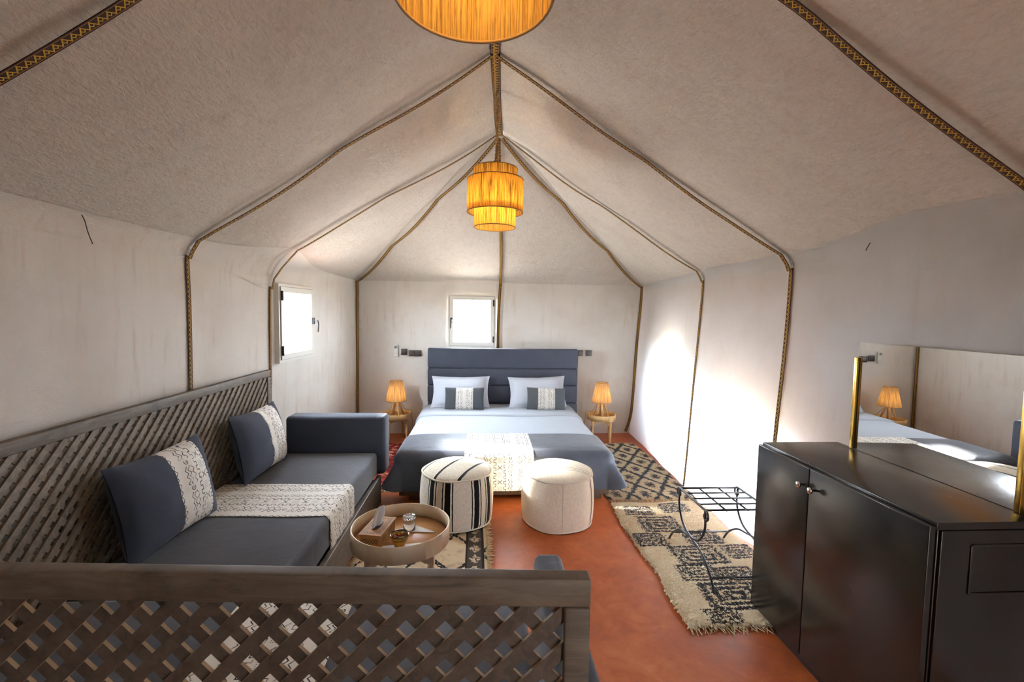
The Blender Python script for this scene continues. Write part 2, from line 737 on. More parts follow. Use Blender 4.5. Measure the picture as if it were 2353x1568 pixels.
M['bulb'] = emit('lit_bulb', (1.0, 0.72, 0.36, 1), 40.0)
M['shade_wire'] = plain('shade_binding', S((140, 108, 66)), 0.8)


def bulb_light(name, loc, power, parent=None, radius=0.03, color=(1.0, 0.62, 0.26)):
    d = bpy.data.lights.new(name, 'POINT')
    d.energy = power
    d.color = color
    d.shadow_soft_size = radius
    o = bpy.data.objects.new(name, d)
    COL.objects.link(o)
    o.location = loc
    if parent is not None:
        o.parent = parent
    return o


# ================================================================== TENT SHELL
YF, YB = -1.6, 6.10            # front / back
YR = 4.10                      # ridge end
ZE = 2.03                      # eave
HOOPS = [(-0.05, -0.05), (1.44, 1.50), (3.00, 2.93), (3.97, 4.14)]   # y at left eave, y at right eave


def xl(y):
    return -1.86 + max(0.0, y - 3.0) * 0.0645


def xr(y, z=2.0):
    top = 2.05 + max(0.0, y - 4.2) * 0.055
    k = min(1.0, max(0.0, (2.0 - z) / 2.0))
    inn = 0.11 * min(1.0, max(0.0, (y - 2.5) / 0.7))
    return top - inn * k ** 1.3


def zr(y):
    return 3.285 - max(0.0, y - 2.9) * 0.055 + 0.0


def x0(y):
    return 0.05 + max(0.0, y - 2.9) * 0.065


APEX = Vector((x0(YR), YR, zr(YR)))


def topL(y):
    if y <= YR: return Vector((x0(y), y, zr(y)))
    t = (y - YR) / (YB - YR)
    return APEX.lerp(Vector((xl(YB), YB, ZE)), t)


def topR(y):
    if y <= YR: return Vector((x0(y), y, zr(y)))
    t = (y - YR) / (YB - YR)
    return APEX.lerp(Vector((xr(YB), YB, ZE)), t)


def wob(p, a=0.012, s=1.6):
    return noise.noise(Vector(p) * s) * a


def eave_round(y, side):
    """how far the eave is rounded (metres)"""
    if side < 0:
        return 0.07 + 0.15 * math.exp(-((y - 4.0) / 0.55) ** 2)
    return 0.06 + 0.10 * math.exp(-((y - 1.9) / 0.5) ** 2)


def roof_pt(y, t, side):
    E = Vector((xl(y), y, ZE)) if side < 0 else Vector((xr(y), y, ZE))
    T = topL(y) if side < 0 else topR(y)
    p = E.lerp(T, t)
    d = (T - E).length
    nrm = Vector((0.55 * side, 0, 0.8)).normalized()
    amp = 4 * t * (1 - t)
    # cloth sags slightly between the hoops
    ph = 0.0
    hs = [h[0] if side < 0 else h[1] for h in HOOPS] + [YB]
    for a, b in zip(hs[:-1], hs[1:]):
        if a <= y <= b:
            q = (y - a) / (b - a)
            ph = math.sin(PI * q)
    p -= nrm * (0.035 * ph * amp)
    p += nrm * wob(p, 0.02, 1.3) * min(1, amp * 3)
    return p


def wallL(y, z):
    r = eave_round(y, -1)
    x = xl(y)
    return Vector((x + wob((x, y * 1.5, z * 0.4), 0.018, 1.7) * min(1, max(0, ZE - z) * 3) * (0 if abs(y - 4.385) < 0.5 and 1.0 < z < 2.0 else 1), y, z))


def wallR(y, z):
    x = xr(y, z)
    return Vector((x + wob((x, y * 1.3, z * 0.4), 0.03, 1.9) * min(1, max(0, ZE - z) * 3), y, z))


def wallB(x, z):
    k = min(1, max(0, ZE - z) * 3)
    return Vector((x, YB + wob((x * 1.4, 3.1, z * 0.4), 0.016, 1.8) * k * (0 if (-0.6 < x < 0.3 and z > 1.0) else 1), z))


ys = merge_lists(lin(YF, YB + 0.04, 90), [4.08, 4.69, 3.97, 3.0])
zs = merge_lists(lin(0.0, ZE, 26), [1.21, 1.825])

# floor
fl = MB().add([(-2.3, YF - 0.2, 0), (2.6, YF - 0.2, 0), (2.6, YB + 0.1, 0), (-2.3, YB + 0.1, 0)], [(0, 1, 2, 3)]).build('floor', M['floor'])
tag(fl, 'polished red-orange concrete floor of the tent', 'floor', kind='structure')
gr = MB().add([(-40, -40, -0.06), (40, -40, -0.06), (40, 40, -0.06), (-40, 40, -0.06)], [(0, 1, 2, 3)]).build('ground', M['ground'])
tag(gr, 'pale sand outside the tent', 'ground', kind='structure')

wl = MB().grid(wallL, ys, zs, hole=lambda y, z: 4.08 < y < 4.69 and 1.21 < z < 1.825).build('wall_left', M['canvas'])
tag(wl, 'off-white canvas tent wall behind the lattice sofa', 'wall', kind='structure')
wr = MB().grid(wallR, ys, zs, flip=True).build('wall_right', M['canvas_right'])
tag(wr, 'off-white canvas tent wall behind the black cabinet, glowing with daylight', 'wall', kind='structure')
xs = merge_lists(lin(xl(YB) - 0.04, xr(YB) + 0.04, 44), [-0.43, 0.14])
wb = MB().grid(lambda x, z: wallB(x, z) + Vector((0, 0, 0)), xs, zs, flip=True,
               hole=lambda x, z: -0.43 < x < 0.14 and 1.21 < z < 1.825).build('wall_back', M['canvas'])
tag(wb, 'stained off-white canvas wall behind the bed', 'wall', kind='structure')

# front wall behind the camera; its unseen doorway is narrowed to dim its daylight
DX0, DX1, DZ = 1.30, 1.48, 2.0


def front_top(x):
    if x < x0(YF):
        return ZE + (zr(YF) - ZE) * (x - xl(YF)) / (x0(YF) - xl(YF))
    return ZE + (zr(YF) - ZE) * (xr(YF) - x) / (xr(YF) - x0(YF))


fxs = merge_lists(lin(xl(YF), xr(YF), 24), [DX0, DX1, x0(YF)])
mbf = MB()
for a, b in zip(fxs[:-1], fxs[1:]):
    zb = DZ if DX0 - 1e-6 <= a and b <= DX1 + 1e-6 else 0.0
    mbf.add([(a, YF, zb), (b, YF, zb), (b, YF, front_top(b)), (a, YF, front_top(a))], [(0, 1, 2, 3)])
tag(mbf.build('wall_front', M['canvas']), 'canvas front wall with the open doorway behind the viewer', 'wall', kind='structure')
dr = empty('door_1', (1.39, YF, 0))
tag(dr, 'open tent doorway with a dark wooden frame', 'door', kind='structure')
for sx in (-0.12, 0.12):
    MB().box((sx, 0, 1.0), (0.06, 0.08, 2.0)).build('door_post', M['bed_wood'], dr)
MB().box((0, 0, 2.03), (0.30, 0.08, 0.06)).build('door_lintel', M['bed_wood'], dr)

# ceiling
ceil = empty('ceiling', (0, 0, 0))
tag(ceil, 'beige woven tent ceiling sloping up to a ridge', 'ceiling', kind='structure')
ts = lin(0, 1, 26)
ysL = lin(YF, YB - 0.001, 90)
MB().grid(lambda y, t: roof_pt(y, t, -1), ysL, ts, flip=True).build('roof_slope', M['canvas_roof'], ceil)
MB().grid(lambda y, t: roof_pt(y, t, 1), ysL, ts).build('roof_slope', M['canvas_roof'], ceil)


def hip_back(s, t):
    E = Vector((xl(YB) + (xr(YB) - xl(YB)) * s, YB, ZE))
    p = E.lerp(APEX, t)
    k = min(1, 4 * s * (1 - s) * 2) * min(1, 4 * t * (1 - t) * 2)
    p += Vector((0, -0.7, -0.7)) * 0.035 * k
    return p


MB().grid(hip_back, lin(0, 1, 30), lin(0, 1, 22)).build('hip_slope', M['canvas_roof'], ceil)
# rounded coves at the eaves


def cove(side):
    def f(y, t):
        r = eave_round(y, side)
        x = xl(y) if side < 0 else xr(y)
        E = Vector((x, y, ZE))
        A = E + Vector((-0.004 * side, 0, -r))
        B = E + Vector((-0.012 * side, 0, 0))
        C = roof_pt(y, min(0.9, r / 2.2 + 0.004), side) + Vector((0, 0, -0.003))
        return A * ((1 - t) ** 2) + B * (2 * t * (1 - t)) + C * (t * t)
    return f


for side in (-1, 1):
    MB().grid(cove(side), lin(YF, YB - 0.25, 90), lin(0, 1, 8), flip=(side < 0)).build('eave_cove', M['canvas' if side < 0 else 'canvas_right'], ceil)

# unseen cover added on the right; its openings shape the glow on the canvas
def cover_hole(y, t):
    z = -0.05 + 2.35 * t
    a = ((y - 4.92) / 0.36) ** 2 + ((z - 0.92) / 0.44) ** 2 < 1.0      # oval opening for the far glow
    b = 2.95 < y < 3.98 and z < 0.98 - 0.25 * abs(y - 3.5)             # low opening for the near glow
    return a or b


XO = 2.36
oc = empty('glow_mask', (XO, 2, 0))
oc_inv = Matrix.Translation((-XO, -2, 0))
tag(oc, 'unseen dark cover added outside the right wall to shape its glow', 'wall', kind='structure')
yo = lin(YF, YB + 0.3, 80)
MB().grid(lambda y, t: Vector((XO, y, -0.05 + 2.35 * t)), lin(YF, YB + 0.3, 160), lin(0, 1, 48), hole=cover_hole, M=oc_inv).build('cover_side', M['outer'], oc)
MB().grid(lambda y, t: Vector((XO * (1 - t) + (xr(y) + 0.0) * t, y, 2.3 - 0.25 * t)), yo, [0, 1], M=oc_inv).build('cover_top', M['outer'], oc)
MB().add([(XO, YF, -0.05), (xr(YF), YF, -0.05), (xr(YF), YF, 2.3), (XO, YF, 2.3)], [(0, 1, 2, 3)], M=oc_inv).build('cover_end', M['outer'], oc)
MB().add([(XO, YB + 0.3, -0.05), (1.9, YB + 0.3, -0.05), (1.9, YB + 0.3, 2.3), (XO, YB + 0.3, 2.3)], [(0, 1, 2, 3)], M=oc_inv).build('cover_end', M['outer'], oc)

# ------------------------------------------------------------------ woven trim ribbons
trim_n = [0]


def ribbon(pts, nrm, width, label, push=0.006):
    """pts: path; nrm(i) -> inward normal of the cloth"""
    trim_n[0] += 1
    pts = [Vector(p) for p in pts]
    mb = MB()
    vv, uu, ff = [], [], []
    L = 0
    for i, p in enumerate(pts):
        t = (pts[min(i + 1, len(pts) - 1)] - pts[max(i - 1, 0)]).normalized()
        n = nrm(p) if callable(nrm) else Vector(nrm)
        s = t.cross(n).normalized()
        n2 = s.cross(t).normalized()
        if i: L += (p - pts[i - 1]).length
        for a, q in ((-0.5, push), (-0.5, push + 0.003), (0.5, push + 0.003), (0.5, push)):
            vv.append(p + s * a * width + n2 * q * (1 if n2.dot(n) > 0 else -1))
            uu.append((a, L))
    for i in range(len(pts) - 1):
        a = i * 4
        for j in range(3):
            ff.append((a + j, a + j + 1, a + 4 + j + 1, a + 4 + j))
    mb.add(vv, ff, uu)
    o = mb.build('trim_%d' % trim_n[0], M['trim'])
    return tag(o, label, 'trim', kind='structure')


def wig(p, a, f, ph):
    return a * math.sin(f * p + ph)


hoop_txt = ['nearest', 'second', 'third']
for hi, (ya, yb) in enumerate(HOOPS[1:]):
    W = 0.036 if hi < 2 else 0.030
    for side in (-1, 1):
        y_e = ya if side < 0 else yb
        y_t = (ya + yb) / 2 if hi < 2 else YR - 0.03
        pts = []
        tmin = 0.012 if not (side < 0 and hi == 2) else 0.115
        for t in lin(tmin, 0.992, 40):
            y = y_e + (y_t - y_e) * t
            p = roof_pt(y, t, side)
            p.z += -0.022 * math.sin(PI * ((t * 2) % 1.0)) - 0.004
            pts.append(p)
        if side < 0 and hi == 2:
            pts = [Vector((xl(y_e) + 0.012, y_e, ZE - 0.22)), Vector((xl(y_e) + 0.03, y_e, ZE - 0.13)), Vector((xl(y_e) + 0.10, y_e, ZE - 0.03))] + pts
        else:
            xe_ = xl(y_e) if side < 0 else xr(y_e)
            pts = [Vector((xe_ - side * 0.010, y_e, ZE - 0.075)), Vector((xe_ - side * 0.028, y_e, ZE - 0.030))] + [p for p in pts[1:]]
        ribbon(pts, Vector((-0.55 * side, 0, -0.8)), W, '%s yellow zigzag ribbon hoop on the %s roof slope' % (hoop_txt[hi], 'left' if side < 0 else 'right'), push=0.012)
        wp = []
        for z in lin(0.0 if side > 0 else 0.02, (ZE - 0.06) if not (side < 0 and hi == 2) else ZE - 0.2, 30):
            yy = y_e + 0.012 * math.sin(z * 2.3 + hi) * (1 if hi == 2 else 0.4)
            p = wallL(yy, z) if side < 0 else wallR(yy, z)
            wp.append(p)
        ribbon(wp, Vector((-side, 0, 0)), W, '%s vertical ribbon band on the %s tent wall' % (hoop_txt[hi], 'left' if side < 0 else 'right'), push=0.008)
# ridge ribbon
ribbon([Vector((x0(y) + 0.006 * math.sin(y * 3), y, zr(y) - 0.02 - 0.004 * math.sin(y * 5))) for y in lin(YF, YR, 50)], (0, 0, -1), 0.06,
       'ribbon band along the ridge of the tent roof', push=0.004)
# hips
for side in (-1, 1):
    pts = []
    for t in lin(0.01, 0.995, 40):
        y = YR + (YB - YR) * t
        p = (topL(y) if side < 0 else topR(y))
        p = p + Vector((0, -0.02, -0.03)) + Vector((0, 0, -0.042 * abs(math.sin(t * 3 * PI))))
        pts.append(p)
    ribbon(pts, Vector((-0.4 * side, -0.5, -0.8)), 0.036, 'hip ribbon running down to the %s back corner' % ('left' if side < 0 else 'right'))
    cp = []
    for z in lin(0.03, ZE - 0.01, 30):
        x = (xl(YB) + 0.02) if side < 0 else (xr(YB, z) - 0.02 - 0.06 * max(0, 1 - z / 0.35) ** 2)
        cp.append(Vector((x, YB - 0.03 - (0.02 * math.sin(z * 4) if side > 0 else 0), z)))
    ribbon(cp, Vector((-side * 0.5, -0.85, 0)), 0.034, 'vertical ribbon in the %s back corner' % ('left' if side < 0 else 'right'))
pts = []
for t in lin(0.985, 0.0, 40):
    p = hip_back(0.495, t)
    p.x = APEX.x + (0.225 - APEX.x) * (1 - t) + 0.012 * math.sin(t * 5)
    pts.append(p + Vector((0, -0.01, -0.012)))
for z in lin(ZE - 0.03, 0.4, 30):
    pts.append(Vector((0.225 - 0.022 * math.sin((ZE - z) * 2.2), YB - 0.028, z)))
ribbon(pts, Vector((0, -0.75, -0.65)), 0.036, 'ribbon band down the middle of the back slope past the window')


# ------------------------------------------------------------------ windows
def window(name, loc, rz, w, h, hinge, label):
    r = empty(name, loc, rz)
    tag(r, label, 'window', kind='structure')
    fr = MB()
    fw, d = 0.038, 0.055

    def ring(mb, w_, h_, fw_, y_, d_):
        vv = []
        for yy in (y_ - d_ / 2, y_ + d_ / 2):
            for q in (0.0, fw_):
                for (a_, b_) in ((-1, -1), (1, -1), (1, 1), (-1, 1)):
                    vv.append((a_ * (w_ / 2 - q), yy, b_ * (h_ / 2 - q)))
        ff = []
        for i in range(4):
            j = (i + 1) % 4
            ff += [(i, j, 4 + j, 4 + i), (8 + i, 12 + i, 12 + j, 8 + j), (i, 8 + i, 8 + j, j), (4 + i, 4 + j, 12 + j, 12 + i)]
        mb.add(vv, ff)
    ring(fr, w, h, fw, -0.012, d)
    fr.build('window_frame', M['white_alu'], r)
    sh = MB()
    ring(sh, w - 2 * fw + 0.024, h - 2 * fw + 0.024, 0.048, -0.034, 0.03)
    s = sh.build('sash', M['white_alu'], r)
    MB().box((0, -0.02, 0), (w - 2 * fw - 0.06, 0.006, h - 2 * fw - 0.06)).build('pane', M['pane'], s)
    g = MB()
    ring(g, w - 2 * fw + 0.03, h - 2 * fw + 0.03, 0.004, -0.0405, 0.003)
    g.build('gasket', M['black_plastic'], r)
    for zz in (-0.24, 0.24):
        MB().box((hinge * (w / 2 - fw + 0.004), -0.052, zz), (0.018, 0.02, 0.085), bev=0.006).build('hinge', M['black_plastic'], r)
    hd = MB().box((-hinge * (w / 2 - fw - 0.012), -0.058, 0.01), (0.03, 0.02, 0.065), bev=0.008).build('window_handle', M['black_plastic'], r)
    lv = MB()
    lv.tube([(-hinge * (w / 2 - fw - 0.012), -0.066, 0.012), (-hinge * (w / 2 - fw - 0.012), -0.098, 0.010),
             (-hinge * (w / 2 - fw - 0.012), -0.104, -0.02), (-hinge * (w / 2 - fw - 0.010), -0.100, -0.10)], [0.009, 0.009, 0.010, 0.007], 8)
    lv.build('lever', M['black_plastic'], hd)
    return r


window('window_1', (-1.768, 4.385, 1.518), PI / 2 - 0.064, 0.69, 0.69, -1, 'white framed casement window in the left canvas wall')
window('window_2', (-0.145, YB - 0.03, 1.52), 0, 0.635, 0.705, 1, 'white framed casement window in the back wall above the headboard')

# ================================================================== PENDANT LAMPS
def pendant(loc, ztop, label, power):
    r = empty('pendant_lamp', loc)
    tag(r, label, 'pendant lamp', 'raffia pendant lamps')

    def shade(rad, z0, z1, nm):
        mb = MB()
        mod = lambda th: 1 + 0.010 * math.sin(th * 61) + 0.006 * math.sin(th * 37 + 1)
        mb.lathe([(rad, z0), (rad * 1.004, (z0 + z1) / 2), (rad, z1)], 200, rmod=mod)
        o = mb.build(nm, M['raffia'], r)
        for z in (z0, z1):
            MB().tube([(rad * math.cos(a) * 1.004, rad * math.sin(a) * 1.004, z) for a in lin(0, 2 * PI, 49)[:-1]], 0.0035, 6, closed=True).build('rim_binding', M['shade_wire'], o)
    shade(0.150, 0.012, 0.150, 'lower_shade')
    shade(0.203, 0.120, 0.352, 'middle_shade')
    shade(0.158, 0.325, 0.432, 'upper_shade')
    for k in range(3):
        a = k * 2 * PI / 3
        MB().tube([(0, 0, 0.42), (0.156 * math.cos(a), 0.156 * math.sin(a), 0.430), (0.156 * math.cos(a), 0.156 * math.sin(a), 0.340),
                   (0.198 * math.cos(a), 0.198 * math.sin(a), 0.335), (0.198 * math.cos(a), 0.198 * math.sin(a), 0.145), (0.149 * math.cos(a), 0.149 * math.sin(a), 0.140)], 0.003, 6).build('shade_wire', M['shade_wire'], r)
    sk = MB().lathe([(0.0, 0.44), (0.018, 0.44), (0.018, 0.30), (0.014, 0.29), (0.0, 0.29)], 16)
    sk.build('lamp_socket', M['black_plastic'], r)
    b = MB().lathe([(0.0, 0.165), (0.014, 0.17), (0.024, 0.19), (0.027, 0.21), (0.022, 0.24), (0.013, 0.27), (0.011, 0.295)], 18)
    b.build('bulb', M['bulb'], r)
    n = 120
    L = ztop - 0.43
    for ph in (0, PI):
        MB().tube([(0.006 * math.cos(i * 0.55 + ph) + 0.01 * math.sin(i / n * 3), 0.006 * math.sin(i * 0.55 + ph), 0.43 + L * i / (n - 1)) for i in range(n)], 0.0065, 6).build('rope_strand', M['rope'], r)
    kn = MB().lathe([(0.0, 0.455), (0.014, 0.46), (0.019, 0.475), (0.014, 0.49), (0.0, 0.495)], 12).build('rope_knot', M['rope'], r)
    MB().tube([(0.008, 0, 0.475), (0.025, 0, 0.495), (0.04, 0.005, 0.53)], [0.005, 0.004, 0.002], 6).build('rope_tail', M['rope'], kn)
    bulb_light('pendant_bulb_light', (0, 0, 0.135), power, r, 0.028, (1.0, 0.60, 0.20))
    return r


pendant((0.078, 3.38, 2.252), zr(3.38) - 0.03 - 2.252, 'tiered raffia pendant lamp hanging over the foot of the bed', 4.5)
pendant((-0.025, 0.90, 2.232), zr(0.9) - 0.03 - 2.232, 'tiered raffia pendant lamp close to the viewer, cut off by the top edge', 4.0)

# ================================================================== BED
BX0, BX1, BY0, BY1, BZ = -0.735, 1.165, 3.875, 5.86, 0.425
bed = empty('bed', ((BX0 + BX1) / 2, (BY0 + BY1) / 2, 0))
tag(bed, 'wide double bed with a charcoal channelled headboard', 'bed')
bcx, bcy = (BX0 + BX1) / 2, (BY0 + BY1) / 2


def bl(x, y, z): return (x - bcx, y - bcy, z)


MB().box(bl(bcx, bcy, 0.11), (BX1 - BX0 - 0.06, BY1 - BY0 - 0.01, 0.12), bev=0.008).build('bed_frame', M['bed_wood'], bed)
for lx in (BX0 + 0.16, BX1 - 0.14):
    for ly in (BY0 + 0.08, BY1 - 0.1):
        MB().box(bl(lx, ly, 0.03), (0.10, 0.07, 0.06)).build('leg', M['bed_wood'], bed)
MB().box(bl(bcx, bcy, 0.295), (BX1 - BX0 - 0.02, BY1 - BY0 - 0.02, 0.25), bev=0.06).build('mattress', M['white'], bed)
hb = MB().box(bl(0.265, 5.965, 0.60), (1.93, 0.06, 1.13), bev=0.01).build('headboard', M['head_fab'], bed)
HX0, HX1 = -0.705, 1.255
for i, (za, zb_) in enumerate(((0.04, 0.46), (0.46, 0.69), (0.69, 0.91), (0.91, 1.172))):
    MB().box(bl((HX0 + HX1) / 2, 5.925, (za + zb_) / 2), (HX1 - HX0, 0.085, zb_ - za - 0.001), bev=0.019).build('headboard_panel', M['head_fab'], hb)


def drape_fn(off, fold_amp=0.02, seed=0.0, flare=0.10, cflare=0.45, Ls=0.3, Lf=0.3):
    r = 0.07 + off
    x0_, x1_, y0_, top = BX0 - off + r, BX1 + off - r, BY0 - off + r, BZ + off

    def f(a, b):
        cx = min(max(a, x0_), x1_)
        cy = max(b, y0_)
        ox, oy = a - cx, b - cy
        if ox == 0 and oy == 0:
            e = min(a - x0_, x1_ - a, b - y0_)
            z = top - 0.012 * math.exp(-e / 0.07) + 0.007 * noise.noise(Vector((a * 2.2, b * 2.2, 2)))
            z -= 0.006 * math.exp(-((a - 0.2) / 0.5) ** 2)
            return Vector((a, b, z))
        d0 = math.hypot(ox, oy)
        dx, dy = ox / d0, oy / d0
        d = max(abs(ox), abs(oy))
        corner = 2 * abs(dx * dy)
        q = r * PI / 2
        topz = top - 0.012
        if d < q:
            an = d / r
            out, drop = r * math.sin(an), r * (1 - math.cos(an))
        else:
            e = d - q
            s = a if abs(oy) > abs(ox) else b
            fl_ = flare + cflare * corner ** 2 + fold_amp * math.sin(s * 9 + seed) + 0.5 * fold_amp * math.sin(s * 23 + seed * 2)
            out = r + fl_ * e
            drop = r + e * math.sqrt(max(0.1, 1 - min(fl_, 0.9) ** 2))
        return Vector((cx + dx * out, cy + dy * out, topz - drop))
    return f


# white duvet
f1 = drape_fn(0.012)
dv = MB()
dv.grid(f1, merge_lists(lin(BX0 - 0.20, BX1 + 0.20, 66), [BX0 + 0.07, BX1 - 0.07]), merge_lists(lin(BY0 - 0.10, 5.84, 50), [BY0 + 0.07]))
du = dv.build('duvet', M['duvet'])
tag(du, 'smooth white duvet spread over the bed', 'duvet')
f1b = drape_fn(0.032)
fb = MB()


def foldfn(a, b):
    p = f1b(a, b)
    k = min(1, max(0, (b - 5.235) / 0.025))
    q = f1(a, b)
    return q.lerp(p, math.sqrt(k))


fb.grid(foldfn, merge_lists(lin(BX0 - 0.16, BX1 + 0.16, 66), [BX0 + 0.07, BX1 - 0.07]), lin(5.235, 5.26, 6) + lin(5.28, 5.85, 14))
fb.build('folded_edge', M['duvet'], du)
# foot throw
f2 = drape_fn(0.026, 0.035, 1.0, 0.06, 0.55)
rn = MB()
rn.grid(f2, merge_lists(lin(BX0 - 0.30, BX1 + 0.30, 110), [BX0 + 0.07, BX1 - 0.07]), merge_lists(lin(BY0 - 0.315, 4.42, 60), [BY0 + 0.07]))
ro = rn.build('bed_throw', M['satin'])
tag(ro, 'charcoal satin throw with a printed centre panel across the bed foot', 'throw')
f3 = drape_fn(0.031, 0.035, 1.0, 0.06, 0.55)
rp = MB().grid(f3, lin(-0.145, 0.455, 30), merge_lists(lin(BY0 - 0.325, 4.424, 60), [BY0 + 0.07]))
tag(rp.build('printed_panel', M['mud'], ro), 'white panel printed with black zigzags and crosses')


# ------------------------------------------------------------------ pillows and cushions
def pillow_mesh(w, h, t, flange=0.0, n=28, pinch=0.06, uvs=True):
    mb = MB()
    us = lin(-1, 1, n)
    for sgn in (1, -1):
        def fn(u, v, sgn=sgn):
            W = w / 2 * (1 - pinch * (1 - v * v) * abs(u) ** 1.5)
            H = h / 2 * (1 - pinch * (1 - u * u) * abs(v) ** 1.5)
            k = ((1 - abs(u) ** 2.6) * (1 - abs(v) ** 2.6))
            if flange:
                uu, vv = min(1, abs(u) / (1 - flange)), min(1, abs(v) / (1 - flange))
                k = (1 - uu ** 3) * (1 - vv ** 3)
            z = sgn * (t / 2 * max(0, k) ** 0.55 + 0.002)
            z += 0.006 * noise.noise(Vector((u * 3 + w * 7, v * 3, sgn))) * (1 - abs(u)) * 2
            return Vector((u * W, z, v * H))
        mb.grid(fn, us, us, uvfn=lambda u, v: (u * w / 2, v * h / 2), flip=(sgn > 0))
    return mb


def cushion(name, w, h, t, mat, loc, rot, label, cat, group, flange=0.0, pinch=0.06):
    o = pillow_mesh(w, h, t, flange, pinch=pinch).build(name, mat)
    o.location = loc
    o.rotation_euler = rot
    return tag(o, label, cat, group)


cushion('pillow', 0.74, 0.42, 0.17, M['white'], (-0.27, 5.72, 0.635), (math.radians(-28), 0, 0.02),
        'white flanged pillow against the headboard, on the side of the remote control', 'pillow', 'white bed pillows', 0.09, 0.085)
cushion('pillow', 0.74, 0.42, 0.17, M['white'], (0.70, 5.72, 0.635), (math.radians(-28), math.radians(-2.0), -0.02),
        'white flanged pillow against the headboard, on the side nearer the black cabinet', 'pillow', 'white bed pillows', 0.09, 0.085)
M['cush_small'] = mud_cloth('small_cushion_fabric', S((224, 222, 216)), S((60, 58, 58)), band=(-0.105, 0.105), side=S((74, 78, 82)), sc=0.75)
cushion('lumbar_cushion', 0.48, 0.28, 0.11, M['cush_small'], (-0.215, 5.56, 0.575), (math.radians(-20), 0, 0.0),
        'small grey lumbar cushion with printed band on the pillow by the remote control', 'cushion', 'small bed cushions', 0, 0.03)
cushion('lumbar_cushion', 0.48, 0.28, 0.11, M['cush_small'], (0.795, 5.56, 0.575), (math.radians(-20), math.radians(1.5), -0.03),
        'small grey lumbar cushion with printed band on the pillow nearer the cabinet', 'cushion', 'small bed cushions', 0, 0.03)

# ================================================================== NIGHTSTANDS + TABLE LAMPS
def tray_table(name, rad, ztop, wall_h, mat_in, mat_out, apron_w, label, group, th=0.007):
    r = empty(name)
    tag(r, label, 'table', group)
    rim = MB().lathe([(rad - th, ztop - wall_h), (rad - th, ztop - 0.002), (rad - th / 2, ztop), (rad, ztop - 0.002), (rad, ztop - wall_h)], 72, closed_prof=True)
    # overlap seam of the bent wood hoop
    seam = MB()
    seam.grid(lambda a, z: Vector(((rad + 0.004) * math.cos(a), (rad + 0.004) * math.sin(a), z)), lin(-1.05, -0.62, 12), [ztop - wall_h, ztop - 0.002])
    seam.add([((rad + q) * math.cos(-0.62), (rad + q) * math.sin(-0.62), z) for q in (0.0, 0.004) for z in (ztop - wall_h, ztop - 0.002)], [(0, 1, 3, 2)])
    ro_ = rim.build('tray_rim', mat_out, r)
    seam.build('rim_overlap', mat_out, ro_)
    MB().lathe([(0, ztop - wall_h + 0.006), (rad - th, ztop - wall_h + 0.006), (rad - th, ztop - wall_h + 0.018), (0, ztop - wall_h + 0.018)], 64).build('tray_base', mat_in, r)
    zb_ = ztop - wall_h
    a = apron_w / 2
    ah = 0.058 if rad < 0.22 else 0.055
    for k in range(4):
        Mr = Matrix.Rotation(k * PI / 2, 4, 'Z')
        # scalloped apron board
        poly = [(-a, zb_ + 0.004), (-a, zb_ - ah - 0.012)]
        for i in range(13):
            s = -1 + 2 * i / 12
            poly.append((s * a * 0.74, zb_ - ah * (1 - 0.75 * max(0, 1 - abs(s) ** 2.5))))
        poly += [(a, zb_ - ah - 0.012), (a, zb_ + 0.004)]
        n = len(poly)
        vv = [(p[0], -a, p[1]) for p in poly] + [(p[0], -a + 0.012, p[1]) for p in poly]
        ff = [(i, (i + 1) % n, n + (i + 1) % n, n + i) for i in range(n)] + [tuple(range(n)), tuple(reversed(range(n, 2 * n)))]
        MB().add(vv, ff, M=Mr).build('apron', mat_out, r)
        h = zb_
        prof = [(0.0, 0.0), (0.011, 0.0), (0.015, 0.02), (0.016, h * 0.15), (0.012, h * 0.2), (0.017, h * 0.28), (0.018, h * 0.55), (0.013, h * 0.62), (0.019, h * 0.68), (0.02, h * 0.99), (0, h * 0.99)]
        MB().lathe(prof, 14, c=(a - 0.012, -a + 0.018, 0), M=Mr).build('leg', mat_out, r)
    return r


ns = tray_table('nightstand', 0.187, 0.355, 0.072, M['night_wood'], M['night_wood'], 0.25,
                'round pale wood tray nightstand between the bed and the right corner ribbon', 'round tray nightstands')
ns.location = (1.545, 5.74, 0.0)
ns.rotation_euler = (0, 0, -0.25)
ns2 = copy_tree(ns)
ns2.location = (-1.085, 5.79, 0.0)
ns2['label'] = 'round pale wood tray nightstand between the sofa arm and the bed'
ns2.rotation_euler = (0, 0, 0.35)


